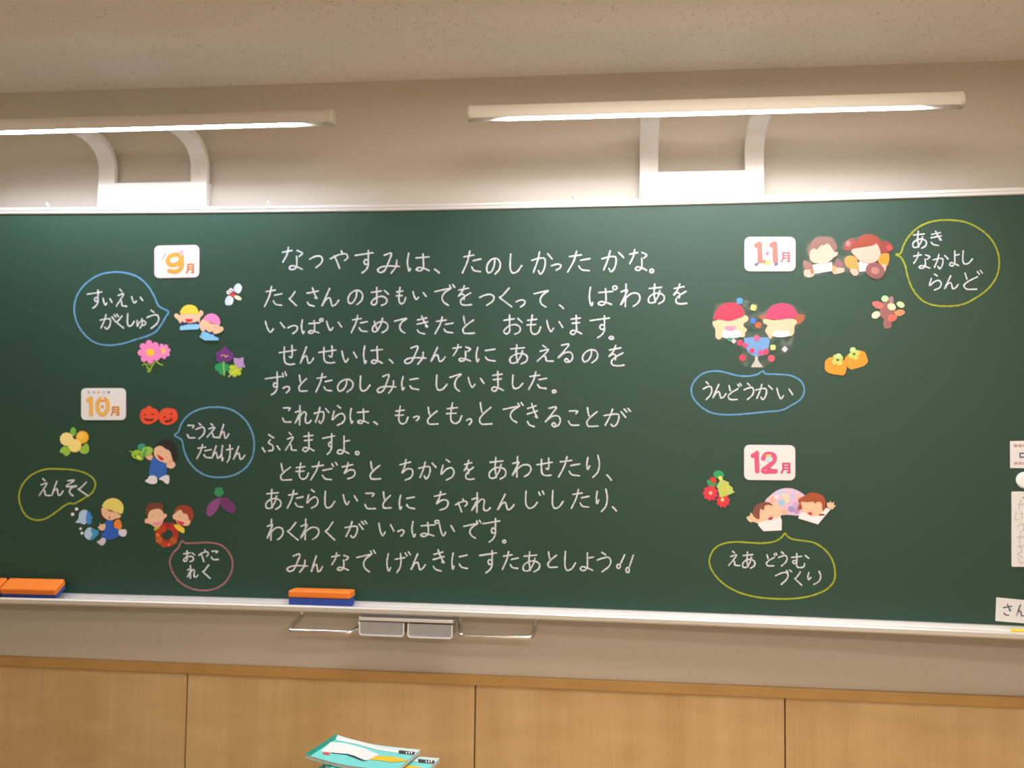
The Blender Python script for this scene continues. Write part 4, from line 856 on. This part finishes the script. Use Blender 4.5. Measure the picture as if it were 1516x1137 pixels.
def clip(poly, k, v, keep):
    out = []
    for i in range(len(poly)):
        a, b2 = poly[i], poly[(i + 1) % len(poly)]
        ia, ib = (a[k] - v) * keep >= 0, (b2[k] - v) * keep >= 0
        if ia: out.append(a)
        if ia != ib:
            t = (v - a[k]) / (b2[k] - a[k]); out.append((a[0] + (b2[0] - a[0]) * t, a[1] + (b2[1] - a[1]) * t))
    return out
BD = 0.150
def curl(u, sag): return sag * max(0.0, 1 - u / (0.62 * WB)) ** 2
def workbook(label, org, rz, sag, art, thick=0.008, pale=PALE):
    t = thing('workbook', label, 'book', org, rz, 'workbooks stacked on the desk')
    NB = 10
    def h(u): return curl(u, sag)
    us = [WB * i / NB for i in range(NB + 1)]
    def slab(z0, z1, m, name, inset=0.0, u0=0.0):
        b = MB(); b.sweep([[(u, -inset, z0 + h(u)), (u, -BD + inset, z0 + h(u)), (u, -BD + inset, z1 + h(u)), (u, -inset, z1 + h(u))] for u in us if u >= u0], m)
        return b.build(name, t)
    slab(-thick + 0.0005, -0.0006, PAGES, 'page_block', 0.002)
    cv = slab(-0.0005, 0.0, CYAN, 'cover')
    slab(-thick, -thick + 0.0004, CYAN, 'back_cover')
    if art:
        b = MB()
        for lv, (poly, m) in enumerate(art):
            for i in range(NB):
                q = clip(clip(poly, 0, us[i], 1), 0, us[i + 1], -1)
                if len(q) > 2:
                    e = 0.0003 + lv * 0.00012
                    vs = [(u, -v, h(us[i]) + (h(us[i + 1]) - h(us[i])) * (u - us[i]) / (us[i + 1] - us[i]) + e) for u, v in q]
                    b.add(vs, [tr for tr in tessellate_polygon([[Vector(x) for x in vs]])], m)
        b.build('cover_print', cv)
    return t
def cov(pts):
    """photo points on the top cover, as places across (u) and down (v) the cover"""
    out = []
    for x, y in pts:
        u = WB / 2
        for _ in range(6):
            q = Q(420 + x / 5.83, 1060 + y / 5.83, ZBK + curl(u, 0.0145)) - ca; u = q.dot(U_)
        out.append((min(WB, max(0, u)), min(BD, max(0, q.dot(V_)))))
    return out
rz0 = math.atan2(U_.y, U_.x)
W, D_ = WB, BD
ART = []
def art_on(pts, m): ART.append((cov(pts), m))
VX = 6.317 / 5.83
def sc_(pts): return [(58.3 + x / VX, 58.3 + y / VX) for x, y in pts]          # crop (430,1070) to crop (420,1060)
ART.append(([(0, 0), (.013, 0), (.013, BD), (0, BD)], TEAL))
art_on(sc_([(445,112),(700,160),(870,222),(1220,250),(1222,318),(1010,285),(830,258),(640,205),(420,158)]), PALE)
art_on(sc_([(450,140),(640,172),(820,232),(1000,262),(1010,285),(830,258),(640,205),(425,158)]), COVW)
art_on(sc_([(375,182),(520,196),(680,238),(830,300),(790,318),(740,350),(690,352),(600,310),(535,292),(420,285),(285,270)]), COVW)
art_on(sc_([(380,280),(530,296),(600,312),(690,352),(720,362),(670,358),(590,328),(520,302),(390,288)]), DARK)
art_on(sc_([(735,345),(800,315),(900,314),(1010,330),(1130,358),(1050,368),(930,372),(850,358),(780,352)]), GOLD)
art_on(sc_([(295,285),(340,278),(378,292),(350,306),(310,298)]), CORAL)
art_on(sc_([(1015,260),(1168,278),(1165,306),(1012,290)]), DARK)
for a0 in (1080, 1105, 1128): art_on(sc_([(a0,276),(a0+10,277),(a0+9,296),(a0-1,295)]), COVW)
workbook('topmost teal and white workbook of the stack', ca, rz0, 0.0145, ART)
cb2 = Q(651, 1123, ZBK - 0.015)
def put(label, right, z, dr, sag, art, th=0.009):
    r = rz0 + dr; u = Vector((math.cos(r), math.sin(r), 0)); o = Vector((right.x, right.y, z)) - u * WB
    return workbook(label, o, r, sag, art, th)
put('second teal workbook from the top, its right corner sticking out', cb2, ZBK - 0.0145, math.radians(2), 0.010, ART)
z = ZBK - 0.030
names = ['third workbook down in the stack, its left corner curling out', 'fourth workbook down in the stack, set back under the others', 'fifth workbook down in the stack', 'sixth workbook down in the stack', 'seventh workbook down in the stack', 'lowest workbook of the stack, lying on the desk']
for i, nm in enumerate(names):
    th = 0.018 if i < 5 else z - 0.6953
    put(nm, cb2 + Vector((-0.028 - 0.004 * (i % 2), -0.005 + 0.004 * (i % 3), 0)), z, math.radians((-2, 1, -1, 2, 0, 1)[i]), 0.007 if i < 2 else 0.0, None, th)
    z -= th + 0.001 + (0.002 if i < 2 else 0)
